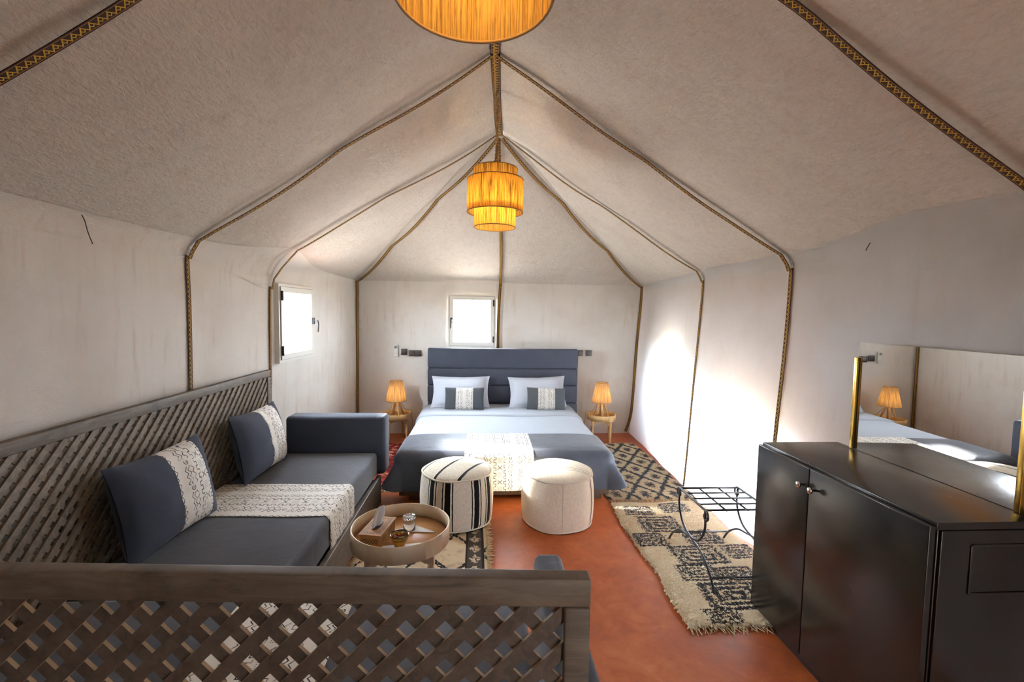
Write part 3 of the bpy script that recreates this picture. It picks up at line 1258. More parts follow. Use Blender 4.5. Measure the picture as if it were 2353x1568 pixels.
def table_lamp(loc, rz, label, power):
    r = empty('table_lamp', loc, rz)
    tag(r, label, 'table lamp', 'raffia table lamps')
    mod = lambda th: 1 + 0.016 * math.sin(th * 26) + 0.008 * math.sin(th * 41 + 1)
    s = MB().lathe([(0.128, 0.205), (0.102, 0.33), (0.076, 0.455)], 160, rmod=mod)
    so = s.build('lamp_shade', M['raffia_pale'], r)
    for rad, z in ((0.128, 0.205), (0.076, 0.455)):
        MB().tube([(rad * math.cos(a), rad * math.sin(a), z) for a in lin(0, 2 * PI, 41)[:-1]], 0.0025, 6, closed=True).build('rim_binding', M['shade_wire'], so)
    MB().lathe([(0, 0.19), (0.034, 0.19), (0.036, 0.205), (0.02, 0.215), (0.018, 0.25), (0, 0.25)], 18).build('lamp_socket', M['night_wood'], r)
    for k in range(4):
        a = k * PI / 2 + 0.35
        MB().tube([(0.026 * math.cos(a), 0.026 * math.sin(a), 0.205), (0.098 * math.cos(a), 0.098 * math.sin(a), 0.003)], [0.011, 0.008], 8, flat=1.4).build('leg', M['night_wood'], r)
    MB().lathe([(0.0, 0.25), (0.013, 0.255), (0.019, 0.28), (0.017, 0.31), (0.006, 0.345), (0, 0.36)], 14).build('bulb', M['bulb'], r)
    MB().tube([(0.03, 0.0, 0.19), (0.06, 0.03, 0.16), (0.11, 0.05, 0.08), (0.155, 0.05, 0.068), (0.192, 0.05, 0.06), (0.202, 0.05, -0.05), (0.21, 0.05, -0.25)], 0.0028, 6).build('cord', M['rope'], r)
    MB().tube([(0.095, -0.045, 0.0045), (0.115, -0.06, 0.0045)], 0.0045, 8).build('cord_switch', M['black_plastic'], r)
    bulb_light('table_lamp_light', (0, 0, 0.30), power, r, 0.018)
    return r


table_lamp((1.545, 5.74, 0.302), 2.7, 'lit raffia table lamp on the nightstand nearer the right corner', 1.5)
table_lamp((-1.085, 5.79, 0.302), 0.2, 'lit raffia table lamp on the nightstand behind the sofa arm', 0.85)

# ================================================================== POUFS
def pouf_mats():
    k = NT('striped_wool_side')
    u, v, _ = k.uv()
    x, y, z, ov = k.obj()
    n = k.noise(ov, 70, 3)
    uw = u * 360.0 + (k.noise(k.vec(u * 20.0, v * 4.0), 6, 2) - 0.5) * 1.2
    ink = None
    # angle 270 = facing the viewer
    for c in (270 - 38, 270 - 11, 270 + 34, 270 + 60, 20, 75, 120, 165):
        d = (uw - float(c)).abs()
        s = (d < 4.3) | ((d - 7.6).abs() < 0.9)
        ink = s if ink is None else ink | s
    base = k.ramp(n, [(0.3, S((224, 214, 196))), (0.7, S((244, 236, 222)))])
    k.bump(n, 0.5, 0.006)
    a = k.set(k.mix(ink, base, S((24, 22, 24))), 0.95, spec=0.1, sheen=0.2)
    k = NT('striped_wool_top')
    x, y, z, ov = k.obj()
    n = k.noise(ov, 70, 3)
    d = x * 0.88 - y * 0.48
    w = (k.noise(ov, 8, 2) - 0.5) * 0.015
    ink = ((d + w + 0.03).abs() < 0.010) | ((d + w - 0.15).abs() < 0.010) | ((d + w + 0.20).abs() < 0.006)
    base = k.ramp(n, [(0.3, S((214, 204, 184))), (0.7, S((236, 228, 212)))])
    k.bump(n, 0.5, 0.006)
    b = k.set(k.mix(ink, base, S((26, 24, 26))), 0.95, spec=0.1, sheen=0.2)
    k = NT('cream_wool_side')
    u, v, _ = k.uv()
    x, y, z, ov = k.obj()
    n = k.noise(k.vec(u * 90.0, v * 3.0), 3, 3) * 0.4 + k.noise(ov, 60, 3) * 0.6
    uw = u * 360.0
    ink = ((uw - 324.0).abs() < 1.5) | ((uw - 327.5).abs() < 0.4) | ((uw - 320.0).abs() < 0.35) | ((uw - 150.0).abs() < 1.5)
    seam = (uw - 268.0).abs() < 0.4
    base = k.ramp(n, [(0.3, S((228, 212, 186))), (0.7, S((246, 236, 216)))])
    c = k.mix(ink, base, S((84, 58, 42)))
    c = k.mix(seam * 0.5, c, S((120, 96, 72)))
    k.bump(n + k.noise(ov, 80, 2), 0.4, 0.005)
    cc = k.set(c, 0.95, spec=0.1, sheen=0.2)
    k = NT('cream_wool_top')
    x, y, z, ov = k.obj()
    n = k.noise(ov, 70, 3)
    d = y + x * x * 0.8 + (k.noise(ov, 6, 2) - 0.5) * 0.01
    ink = (((d + 0.06).abs() < 0.005) | ((d + 0.09).abs() < 0.004) | ((d + 0.11).abs() < 0.003) | ((d + 0.02).abs() < 0.002))
    base = k.ramp(n, [(0.3, S((230, 218, 196))), (0.7, S((246, 238, 220)))])
    k.bump(n, 0.5, 0.006)
    dd = k.set(k.mix(ink * 0.7, base, S((140, 108, 78))), 0.95, spec=0.1, sheen=0.2)
    return a, b, cc, dd


PM = pouf_mats()


def pouf(loc, side, top, label, piping):
    r = empty('pouf', loc)
    tag(r, label, 'pouf', 'wool poufs at the bed foot')
    R, H = 0.285, 0.39
    mod = lambda th: 1 + 0.008 * math.sin(th * 5 + loc[0] * 9) + 0.004 * math.sin(th * 11)
    prof = [(R * 0.93, 0.004), (R * 0.985, 0.04), (R * 1.005, 0.12), (R * 1.01, 0.2), (R * 0.99, 0.3), (R * 0.955, H - 0.02), (R * 0.935, H)]
    MB().lathe(prof, 96, rmod=mod).build('side', side, r)
    tp = [(R * 0.935, H)] + [(R * 0.935 * math.cos(a), H + 0.055 * math.sin(a)) for a in lin(0.12, PI / 2 - 0.01, 12)] + [(0.0, H + 0.055)]
    MB().lathe(tp, 96, rmod=mod).build('top', top, r)
    MB().lathe([(0, 0.002), (R * 0.93, 0.004)], 48).build('underside', side, r)
    for rad, z in ((R * 0.945, H), (R * 0.945, 0.012)):
        MB().tube([(rad * math.cos(a) * mod(a), rad * math.sin(a) * mod(a), z + 0.003 * math.sin(a * 4)) for a in lin(0, 2 * PI, 97)[:-1]], 0.007, 8, closed=True).build('piping', piping, r)
    return r


M['cream_pipe'] = plain('cream_piping', S((228, 218, 200)), 0.9, bump=0.4)
pouf((-0.188, 3.525, 0.018), PM[0], PM[1], 'white wool pouf with bold black stripes in front of the bed', M['cream_pipe'])
pouf((0.612, 3.52, 0.001), PM[2], PM[3], 'plain cream wool pouf with thin brown lines in front of the bed', M['cream_pipe'])

# ================================================================== RUGS
def rug_lattice():
    k = NT('lattice_rug')
    u, v, uvv = k.uv()
    n1 = k.noise(k.vec(u, v), 34, 3)
    n2 = k.noise(k.vec(u + 7.3, v), 34, 3)
    uu = u + (n1 - 0.5) * 0.075
    vv = v + (n2 - 0.5) * 0.09
    a = (uu / 0.27 + vv / 0.44)
    b = (uu / 0.27 - vv / 0.44)
    fa, fb_ = (a.fract() - 0.5).abs(), (b.fract() - 0.5).abs()
    line = (fa > 0.425) | (fb_ > 0.425)
    ca, cb = a.fract() - 0.5, b.fract() - 0.5
    star = ((ca.abs() < 0.05) | (cb.abs() < 0.05)) & ((ca.abs() + cb.abs()) < 0.27)
    star = star | (((ca.abs() - cb.abs()).abs() < 0.05) & ((ca.abs() + cb.abs()) < 0.36))
    x, y, z, ov = k.obj()
    base = k.ramp(k.noise(k.vec(u, v), 30, 4), [(0.3, S((232, 208, 164))), (0.7, S((252, 238, 206)))])
    c = k.mix(star, base, S((58, 42, 36)))
    c = k.mix(line, c, S((30, 26, 28)))
    k.bump(k.noise(ov, 160, 3), 0.5, 0.008)
    k.set(c, 1.0, spec=0.05, sheen=0.2)
    k.translucent(c, 0.08)
    return k.m


def rug_diamond(centres):
    k = NT('diamond_rug')
    u, v, uvv = k.uv()
    n1 = k.noise(k.vec(u, v), 30, 2)
    n2 = k.noise(k.vec(u + 3.1, v), 30, 2)
    uu = u + (n1 - 0.5) * 0.02
    vv = v + (n2 - 0.5) * 0.02
    ink = None
    for (cx, cy, a, b) in centres:
        p = uu - cx
        q = vv - cy
        m = (p / a).abs() | (q / b).abs()
        ring = ((m * 3.0).fract() > 0.34) & (m < 1.0)
        ink = ring if ink is None else ink | ring
    speck = (k.noise(k.vec(u * 1.0, v * 1.7), 70, 1) > 0.40)
    x, y, z, ov = k.obj()
    base = k.ramp(k.noise(k.vec(u, v), 22, 4), [(0.3, S((240, 216, 172))), (0.7, S((255, 244, 216)))])
    c = k.mix(ink & (speck | (n1 > 0.5)), base, S((40, 32, 32)))
    k.bump(k.noise(ov, 160, 3), 0.5, 0.008)
    k.set(c, 1.0, spec=0.05, sheen=0.2)
    k.translucent(c, 0.08)
    return k.m


def rug_vintage():
    k = NT('vintage_rug')
    u, v, uvv = k.uv()
    n1 = k.noise(k.vec(u, v), 30, 3)
    n2 = k.noise(k.vec(u + 5.0, v), 30, 3)
    uu = u + (n1 - 0.5) * 0.05
    vv = v + (n2 - 0.5) * 0.05
    a = uu / 0.36 + vv / 0.5
    b = uu / 0.36 - vv / 0.5
    line = ((a.fract() - 0.5).abs() > 0.455) | ((b.fract() - 0.5).abs() > 0.455)
    field = k.mix(k.noise(k.vec(u, v), 18, 4).smooth(0.5, 0.75) * 0.6, S((214, 192, 160)), S((140, 124, 108)))
    c = k.mix(line & (k.noise(k.vec(u, v), 60, 2) > 0.42), field, S((38, 34, 34)))
    # right border
    bor = (u > -0.10) & (u < 0.025)
    bz = ((vv / 0.13).fract() - 0.5).abs()
    mot = ((bz + ((uu + 0.037) / 0.10).abs()) * 1.0 < 0.42) & (k.noise(k.vec(u, v), 55, 2) > 0.45)
    bc = k.mix(mot, S((74, 66, 60)), S((206, 188, 160)))
    edge = ((u + 0.10).abs() < 0.012) | ((u - 0.02).abs() < 0.012)
    bc = k.mix(edge, bc, S((34, 30, 30)))
    c = k.mix(bor, c, bc)
    x, y, z, ov = k.obj()
    k.bump(k.noise(ov, 160, 3), 0.6, 0.01)
    return k.set(c, 1.0, spec=0.05, sheen=0.1)


def rug_red():
    k = NT('red_rug')
    u, v, uvv = k.uv()
    n = k.noise(k.vec(u, v), 14, 3)
    m = k.noise(k.vec(u + 9, v), 26, 2)
    c = k.ramp(n, [(0.30, S((40, 30, 36))), (0.40, S((98, 26, 30))), (0.52, S((124, 52, 42))), (0.58, S((160, 124, 96))), (0.66, S((84, 24, 36)))], 'CONSTANT')
    c = k.mix(m > 0.64, c, S((170, 78, 48)))
    x, y, z, ov = k.obj()
    k.bump(k.noise(ov, 160, 3), 0.6, 0.01)
    return k.set(c, 1.0, spec=0.05)


def rug(name, x0_, x1_, y0_, y1_, mat, th, pile_n, pile_len, fringe, label, z0=0.001, wav=0.0, fr_len=0.06, notch=None):
    r = empty(name, ((x0_ + x1_) / 2, (y0_ + y1_) / 2, 0))
    cx, cy = (x0_ + x1_) / 2, (y0_ + y1_) / 2
    tag(r, label, 'rug')
    rnd = random.Random(hash(label) % 1000 if False else len(label))

    def edge(v, k):
        return wav * noise.noise(Vector((v * 3.1, k * 7.7, 0)))
    mb = MB()

    def fn(u, v):
        a = (u - x0_) / (x1_ - x0_)
        b = (v - y0_) / (y1_ - y0_)
        x = u + edge(v, 1) * (1 - a) + edge(v, 2) * a
        y = v + edge(u, 3) * (1 - b) + edge(u, 4) * b
        e = min(u - x0_, x1_ - u, v - y0_, y1_ - v)
        z = z0 + th * (1 - math.exp(-max(0, e) / 0.012)) + 0.0015
        return Vector((x - cx, y - cy, z + 0.002 * noise.noise(Vector((u * 5, v * 5, 1)))))
    us = [x0_, x0_ + 0.008, x0_ + 0.02] + lin(x0_ + 0.05, x1_ - 0.05, 24) + [x1_ - 0.02, x1_ - 0.008, x1_]
    vs_ = [y0_, y0_ + 0.008, y0_ + 0.02] + lin(y0_ + 0.05, y1_ - 0.05, 36) + [y1_ - 0.02, y1_ - 0.008, y1_]
    mb.grid(fn, us, vs_)
    mb.build('rug_body', mat, r)
    if pile_n:
        vv, uu, ff = [], [], []
        for i in range(pile_n):
            x = rnd.uniform(x0_, x1_)
            y = rnd.uniform(y0_, y1_)
            p = fn(x, y)
            L = pile_len * rnd.uniform(0.6, 1.15)
            an = rnd.uniform(-0.9, 0.9) - PI / 2
            lean = rnd.uniform(3.0, 7.0)
            d = Vector((math.cos(an) * lean, math.sin(an) * lean, 1)).normalized() * L
            s = Vector((-math.sin(an), math.cos(an), 0)) * 0.0050
            b = len(vv)
            p = p - Vector((0, 0, 0.001))
            vv += [p + s, p - s, p + d * 0.6 - s * 0.9 + Vector((0, 0, L * 0.16)), p + d * 0.6 + s * 0.9 + Vector((0, 0, L * 0.16)), p + d]
            uu += [(x, y)] * 5
            ff += [(b, b + 1, b + 2, b + 3), (b + 3, b + 2, b + 4)]
        tag(MB().add(vv, ff, uu, True).build('pile', mat, r), kind='stuff')
    fm = MB()
    for sd in fringe:
        n = int(((x1_ - x0_) if sd in 'NS' else (y1_ - y0_)) / 0.010)
        for i in range(n):
            t = (i + rnd.uniform(0.1, 0.9)) / n
            if sd in 'NS':
                x, y = x0_ + t * (x1_ - x0_), (y0_ if sd == 'S' else y1_)
                d = Vector((rnd.uniform(-0.5, 0.5), -1 if sd == 'S' else 1, 0))
            else:
                x, y = (x0_ if sd == 'W' else x1_), y0_ + t * (y1_ - y0_)
                d = Vector((-1 if sd == 'W' else 1, rnd.uniform(-0.5, 0.5), 0))
            p = fn(x, y)
            p.z = z0 + 0.004
            L = fr_len * rnd.uniform(0.5, 1.1)
            fm.tube([p - d * 0.01 + Vector((0, 0, 0.004)), p + d * L * 0.5 + Vector((0, 0, 0.003 * rnd.random())), p + d * L + Vector((rnd.uniform(-.01, .01), rnd.uniform(-.01, .01), -0.002))], [0.0035, 0.003, 0.0015], 4)
    if fringe:
        tag(fm.build('fringe', M['fringe'], r), kind='stuff')
    return r


M['fringe'] = plain('cream_fringe', S((218, 196, 156)), 0.95, var=0.15, sc=40)
DIA = [(1.30, 3.62, 0.115, 0.085), (1.62, 3.66, 0.12, 0.09), (1.40, 3.38, 0.15, 0.13), (1.24, 3.14, 0.105, 0.095), (1.62, 3.16, 0.13, 0.10),
       (1.47, 2.93, 0.165, 0.12), (1.36, 2.72, 0.115, 0.09), (1.60, 2.68, 0.12, 0.09), (1.50, 2.48, 0.19, 0.13), (1.78, 2.95, 0.10, 0.09), (1.33, 2.31, 0.09, 0.055)]
rug('shaggy_rug', 1.115, 1.895, 2.235, 3.80, rug_diamond(DIA), 0.016, 52000, 0.034, 'SN', 'shaggy cream rug with black speckled diamonds beneath the iron rack', wav=0.03)
rug('lattice_rug', 1.12, 1.935, 3.86, 5.56, rug_lattice(), 0.013, 30000, 0.018, 'SN', 'cream rug with a black diamond lattice between the bed and the right wall', wav=0.02, fr_len=0.05)
rug('vintage_rug', -0.82, 0.055, 2.20, 3.79, rug_vintage(), 0.010, 0, 0, 'EWN', 'faded cream and black rug under the coffee table and striped pouf', wav=0.008, fr_len=0.035)
rug('red_rug', -1.58, -0.62, 4.12, 5.62, rug_red(), 0.010, 0, 0, 'S', 'red patterned rug between the bed and the left wall', wav=0.01, fr_len=0.04)

# ================================================================== CORNER SOFA
sofa = empty('corner_sofa', (-1.3, 2.0, 0))
tag(sofa, 'L-shaped sofa of dark grey-brown wood with lattice backrests', 'sofa')
SO = Vector((-1.3, 2.0, 0))


def sl(x, y, z): return (x - SO.x, y - SO.y, z)


# platforms
MB().box(sl(-1.30, 2.40, 0.10), (0.80, 2.94, 0.20)).build('side_platform', M['sofa_wood'], sofa)
MB().box(sl(-0.872, 2.41, 0.118), (0.035, 2.94, 0.235), bev=0.006).build('platform_board', M['sofa_wood'], sofa)
MB().box(sl(-0.30, 1.38, 0.10), (1.08, 0.90, 0.20)).build('front_platform', M['sofa_wood'], sofa)
MB().box(sl(-0.26, 1.86, 0.118), (1.16, 0.035, 0.235), bev=0.006).build('platform_board', M['sofa_wood'], sofa)
TOPZ = 1.133


def lattice(par, origin, along, depth_dir, length, z0, z1, name, slat_w=0.028, pitch=0.075, th=0.010, rail=0.057, post=0.05, thick=0.036, mat='slat'):
    """framed diagonal lattice : origin at one end of its front face, along = unit vector, depth_dir = away from the sitter"""
    A, D = Vector(along), Vector(depth_dir)
    Mx = Matrix((A, D, Vector((0, 0, 1)))).transposed().to_4x4()
    Mx.translation = Vector(origin)
    fr = bpy.data.objects.new(name, None)
    COL.objects.link(fr)
    fr.parent = par
    fr.matrix_local = Mx
    MB().box((length / 2, thick / 2, z1 - rail / 2), (length, thick, rail), bev=0.005).build('top_rail', M['sofa_wood'], fr)
    MB().box((length / 2, thick / 2, z0 + rail / 2), (length, thick, rail), bev=0.004).build('bottom_rail', M['sofa_wood'], fr)
    for px in (post / 2, length - post / 2):
        MB().box((px, thick / 2, (z0 + z1) / 2), (post, thick, z1 - z0 - 2 * rail), bev=0.004).build('post', M['sofa_wood'], fr)
    ua, ub = post, length - post
    za, zb_ = z0 + rail, z1 - rail
    Hh = zb_ - za
    for layer in (0, 1):
        yy0 = thick / 2 - th if layer == 0 else thick / 2
        sg = 1 if layer == 0 else -1
        k = -int(Hh / pitch) - 1
        while True:
            s0 = ua + k * pitch + pitch * 0.5
            if s0 > ub: break
            k += 1
            # centre line u = s0 + q (q = z-za) mirrored for the other layer ; clip polygon to the frame
            hw = slat_w / 2 * math.sqrt(2)
            poly = []
            # parallelogram clipped (sutherland) in (u,z)
            P = [(s0 - hw, za), (s0 + hw, za), (s0 + hw + Hh, zb_), (s0 - hw + Hh, zb_)]

            def clip(P, f, inter):
                out = []
                for i in range(len(P)):
                    a_, b_ = P[i - 1], P[i]
                    ia, ib = f(a_), f(b_)
                    if ib:
                        if not ia: out.append(inter(a_, b_))
                        out.append(b_)
                    elif ia:
                        out.append(inter(a_, b_))
                return out

            def at(uc): return lambda a_, b_: (uc, a_[1] + (b_[1] - a_[1]) * (uc - a_[0]) / (b_[0] - a_[0]))
            P = clip(P, lambda p: p[0] >= ua, at(ua))
            if len(P) >= 3: P = clip(P, lambda p: p[0] <= ub, at(ub))
            if len(P) < 3: continue
            ar = abs(sum(P[i - 1][0] * P[i][1] - P[i][0] * P[i - 1][1] for i in range(len(P)))) / 2
            if ar < 4e-5: continue
            if sg < 0:
                P = [(ua + ub - p[0], p[1]) for p in P]
            n = len(P)
            vv = [(p[0], yy0, p[1]) for p in P] + [(p[0], yy0 + th, p[1]) for p in P]
            ff = [(i, (i + 1) % n, n + (i + 1) % n, n + i) for i in range(n)] + [tuple(range(n)), tuple(reversed(range(n, 2 * n)))]
            MB().add(vv, ff).build('slat', M[mat], fr)
    return fr


# left backrest: front face at x=-1.775, runs along +y ; sitter side is +x
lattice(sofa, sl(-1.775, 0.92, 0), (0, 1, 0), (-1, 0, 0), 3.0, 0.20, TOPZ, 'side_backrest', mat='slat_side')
# front backrest (nearest the viewer), slightly askew; sitter side is +y
ang = -0.062
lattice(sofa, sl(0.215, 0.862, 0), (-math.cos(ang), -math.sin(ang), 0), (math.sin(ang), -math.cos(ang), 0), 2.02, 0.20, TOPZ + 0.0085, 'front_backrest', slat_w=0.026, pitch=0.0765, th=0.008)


def slab(name, c, s, mat, label, cat, bev=0.03, group=None, n=14, puff=0.012):
    o = empty_slab = MB().box((0, 0, 0), s, bev=bev).build(name, mat)
    o.location = c
    return tag(o, label, cat, group)


slab('seat_cushion', (-1.318, 2.905, 0.338), (0.866, 1.95, 0.20), M['charcoal'], 'long charcoal seat cushion along the left wall', 'seat cushion')
slab('seat_cushion', (-0.78, 1.410, 0.338), (1.94, 1.02, 0.20), M['charcoal'], 'charcoal seat cushion behind the front lattice backrest', 'seat cushion')
slab('arm_cushion', (-1.238, 3.985, 0.487), (0.83, 0.19, 0.50), M['blue_charcoal'], 'blue-charcoal block arm cushion at the bed end of the sofa', 'arm cushion', bev=0.032)
slab('arm_cushion', (0.252, 1.28, 0.494), (0.106, 0.74, 0.512), M['blue_charcoal'], 'blue-charcoal arm cushion peeking over the front lattice backrest', 'arm cushion', bev=0.03)

# printed cloth over the left seat
ST = 0.438


def cloth_x(u, v):
    # u: distance from the wall side, v: along y ; drops over the front edge at x=-0.885
    x = -1.745 + u
    xe = -0.885
    r = 0.035
    z = ST + 0.005 + 0.003 * noise.noise(Vector((u * 6, v * 6, 3)))
    e = x - (xe - r)
    if e > 0:
        q = r * PI / 2
        if e < q:
            an = e / r
            return Vector((xe - r + (r + 0.005) * math.sin(an), v, ST - r + (r + 0.005) * math.cos(an)))
        w = 0.006 * math.sin(v * 26) * min(1, (e - q) / 0.08)
        return Vector((xe + 0.006 + abs(w), v, ST - r - (e - q)))
    return Vector((x, v + 0.008 * math.sin(u * 7), z))


cl = MB().grid(cloth_x, lin(0, 1.07, 60), lin(2.655, 3.15, 24)).build('seat_runner', M['mud_sw'])
tag(cl, 'printed white cloth runner draped over the long seat cushion', 'runner')


def cloth_y(u, v):
    y = 0.93 + u
    ye, r = 1.92, 0.035
    e = y - (ye - r)
    z = ST + 0.005 + 0.003 * noise.noise(Vector((u * 6, v * 6, 8)))
    if e > 0:
        q = r * PI / 2
        if e < q:
            an = e / r
            return Vector((v, ye - r + (r + 0.005) * math.sin(an), ST - r + (r + 0.005) * math.cos(an)))
        return Vector((v, ye + 0.006, ST - r - (e - q)))
    return Vector((v, y, z))


c2 = MB().grid(cloth_y, lin(0, 1.17, 60), lin(-0.98, -0.52, 24), uvfn=lambda u, v: (v, u)).build('seat_runner', M['mud'])
tag(c2, 'printed white cloth runner seen through the front lattice', 'runner')

M['cush_big'] = mud_cloth('large_cushion_fabric', S((240, 237, 231)), S((46, 44, 46)), band=(-0.045, 0.215), side=S((62, 67, 80)), sc=1.0)
for (y, lab, tilt, ry) in ((2.44, 'blue-charcoal cushion with printed band on the sofa, nearer the viewer', 0.0, 0.02), (3.44, 'blue-charcoal cushion with printed band on the sofa, beside the block arm', 0.04, 0.03)):
    o = pillow_mesh(0.66, 0.48, 0.21, pinch=0.08).build('scatter_cushion', M['cush_big'])
    # local: width x, thickness y, height z.  face -y turned to +x, lean back towards the wall
    o.matrix_world = Matrix.Translation((-1.640, y, 0.672)) @ Matrix.Rotation(math.radians(-13), 4, 'Y') @ Matrix.Rotation(PI / 2 - 0.03 + tilt, 4, 'Z') @ Matrix.Rotation(ry, 4, 'Y')
    tag(o, lab, 'cushion', 'sofa scatter cushions')

# ================================================================== COFFEE TABLE
TZ = 0.425
ct = tray_table('coffee_table', 0.275, TZ, 0.095, M['tray_wood'], M['cream_wood'], 0.36, 'round pale wood tray coffee table beside the sofa', None, th=0.008)
ct.location = (-0.452, 2.56, 0.012)
ct.rotation_euler = (0, 0, 0.12)
TB = 0.012 + TZ - 0.095 + 0.018 + 0.001


def box_pattern():
    k = NT('fretwork_wood')
    u, v, _ = k.uv()
    a = ((u + v) / 0.017).fract() - 0.5
    b = ((u - v) / 0.017).fract() - 0.5
    hole = (a.abs() < 0.28) & (b.abs() < 0.28)  # cutouts drawn flat, their inner shade painted as dark diamonds
    x, y, z, ov = k.obj()
    n = k.noise(ov, 30, 3)
    base = k.ramp(n, [(0.3, S((150, 104, 58))), (0.7, S((178, 130, 80)))])
    return k.set(k.mix(hole, base, S((40, 30, 24))), 0.6)


M['fret'] = box_pattern()
tb = empty('tissue_box', (-0.575, 2.53, TB), -0.18)
tag(tb, 'carved brown wooden tissue box in the coffee table tray', 'tissue box')
MB().box((0, 0, 0.036), (0.115, 0.215, 0.072)).build('box_body', M['mdf'], tb)
MB().box((0, 0, 0.075), (0.128, 0.228, 0.006)).build('lid', M['mdf'], tb)
for x_ in (-0.043, 0.043):
    MB().add([(x_ - 0.014, -0.095, 0.0785), (x_ + 0.014, -0.095, 0.0785), (x_ + 0.014, 0.095, 0.0785), (x_ - 0.014, 0.095, 0.0785)], [(0, 1, 2, 3)]).build('fretwork', M['fret'], tb)
for y_ in (-0.09, 0.09):
    MB().add([(-0.029, y_ - 0.008, 0.0785), (0.029, y_ - 0.008, 0.0785), (0.029, y_ + 0.008, 0.0785), (-0.029, y_ + 0.008, 0.0785)], [(0, 1, 2, 3)]).build('fretwork', M['fret'], tb)
MB().add([(-0.045, -0.1082, 0.024), (0.045, -0.1082, 0.024), (0.045, -0.1082, 0.056), (-0.045, -0.1082, 0.056)], [(0, 1, 2, 3)], [(-0.045, 0), (0.045, 0), (0.045, 0.032), (-0.045, 0.032)]).build('fretwork', M['fret'], tb)
for yy in (-0.06, 0.03):
    MB().add([(0.0582, yy - 0.03, 0.024), (0.0582, yy + 0.03, 0.024), (0.0582, yy + 0.03, 0.056), (0.0582, yy - 0.03, 0.056)], [(0, 1, 2, 3)], [(-0.03, 0), (0.03, 0), (0.03, 0.032), (-0.03, 0.032)]).build('fretwork', M['fret'], tb)
MB().lathe([(0, 0.0788), (1, 0.0788)], 24, M=Matrix.Diagonal((0.022, 0.055, 1, 1))).build('slot', M['black_plastic'], tb)  # flat black disc paints the dark of the opening
M['paper'] = plain('white_paper', S((236, 236, 240)), 0.9, bump=0.2, bsc=60)
tis = MB()


def tissue(u, v):
    w = 0.030 * (1 - v) ** 0.6 + 0.006
    y = u * (0.050 * (1 - v) ** 0.8 + 0.004) + 0.02 * v
    x = w * math.sin(u * 2.6 + 0.4) * (0.35 + v * 0.9) + 0.014 * v + 0.006 * math.sin(u * 8)
    return Vector((x, y, 0.079 + v * 0.105 + 0.004 * math.sin(u * 9)))


tis.grid(tissue, lin(-1, 1, 22), lin(0, 1, 14))
tis.build('tissue', M['paper'], tb)


def napkin(loc, rz, size, label):
    r = empty('napkin', loc, rz)
    tag(r, label, 'napkin', 'folded paper napkins')
    for k in range(3):
        o = k * 0.007
        tri = [(-size + o, 0 + o * 0.3), (size - o * 1.4, -0.004 * k), (o * 0.6, size * 0.62 - o)]
        MB().prism(tri, k * 0.0016, k * 0.0016 + 0.0014).build('napkin_layer', M['paper'], r)
    return r


napkin((-0.395, 2.605, TB), -0.06, 0.135, 'folded white napkin beneath the upturned glass')
napkin((-0.425, 2.455, TB), 0.18 + PI, 0.135, 'folded white napkin beneath the small bowl')

gl = MB()
zg = TB + 0.0052
prof_o = [(0.036, 0.0), (0.035, 0.05), (0.033, 0.062), (0.034, 0.082), (0.030, 0.086), (0.0, 0.086)]
prof_i = [(0.0, 0.068), (0.028, 0.068), (0.031, 0.055), (0.0335, 0.0)]
gl.lathe(prof_o + prof_i, 40, closed_prof=True, rmod=None)
gobj = gl.build('drinking_glass', M['glass'])
gobj.location = (-0.418, 2.632, zg)
tag(gobj, 'upturned clear drinking glass with a faceted base on the tray', 'glass')
for i in range(12):
    a = i * 2 * PI / 12
    MB().box((0.0335, 0, 0.074), (0.006, 0.012, 0.018), M=Matrix.Rotation(a, 4, 'Z'), bev=0.0025).build('facet', M['glass'], gobj)


def bowl_mat():
    k = NT('painted_pottery')
    u, v, _ = k.uv()
    x, y, z, ov = k.obj()
    ring = ((z - 0.052).abs() < 0.0018) | ((z - 0.045).abs() < 0.0012)
    zig = (z - 0.060 - (((u * 40.0).fract() - 0.5).abs() * 0.006)).abs() < 0.0012
    c = k.mix(k.noise(ov, 30, 3), S((150, 104, 30)), S((196, 146, 50)))
    c = k.mix(ring | zig | (z > 0.066), c, S((36, 28, 26)))
    return k.set(c, 0.25)


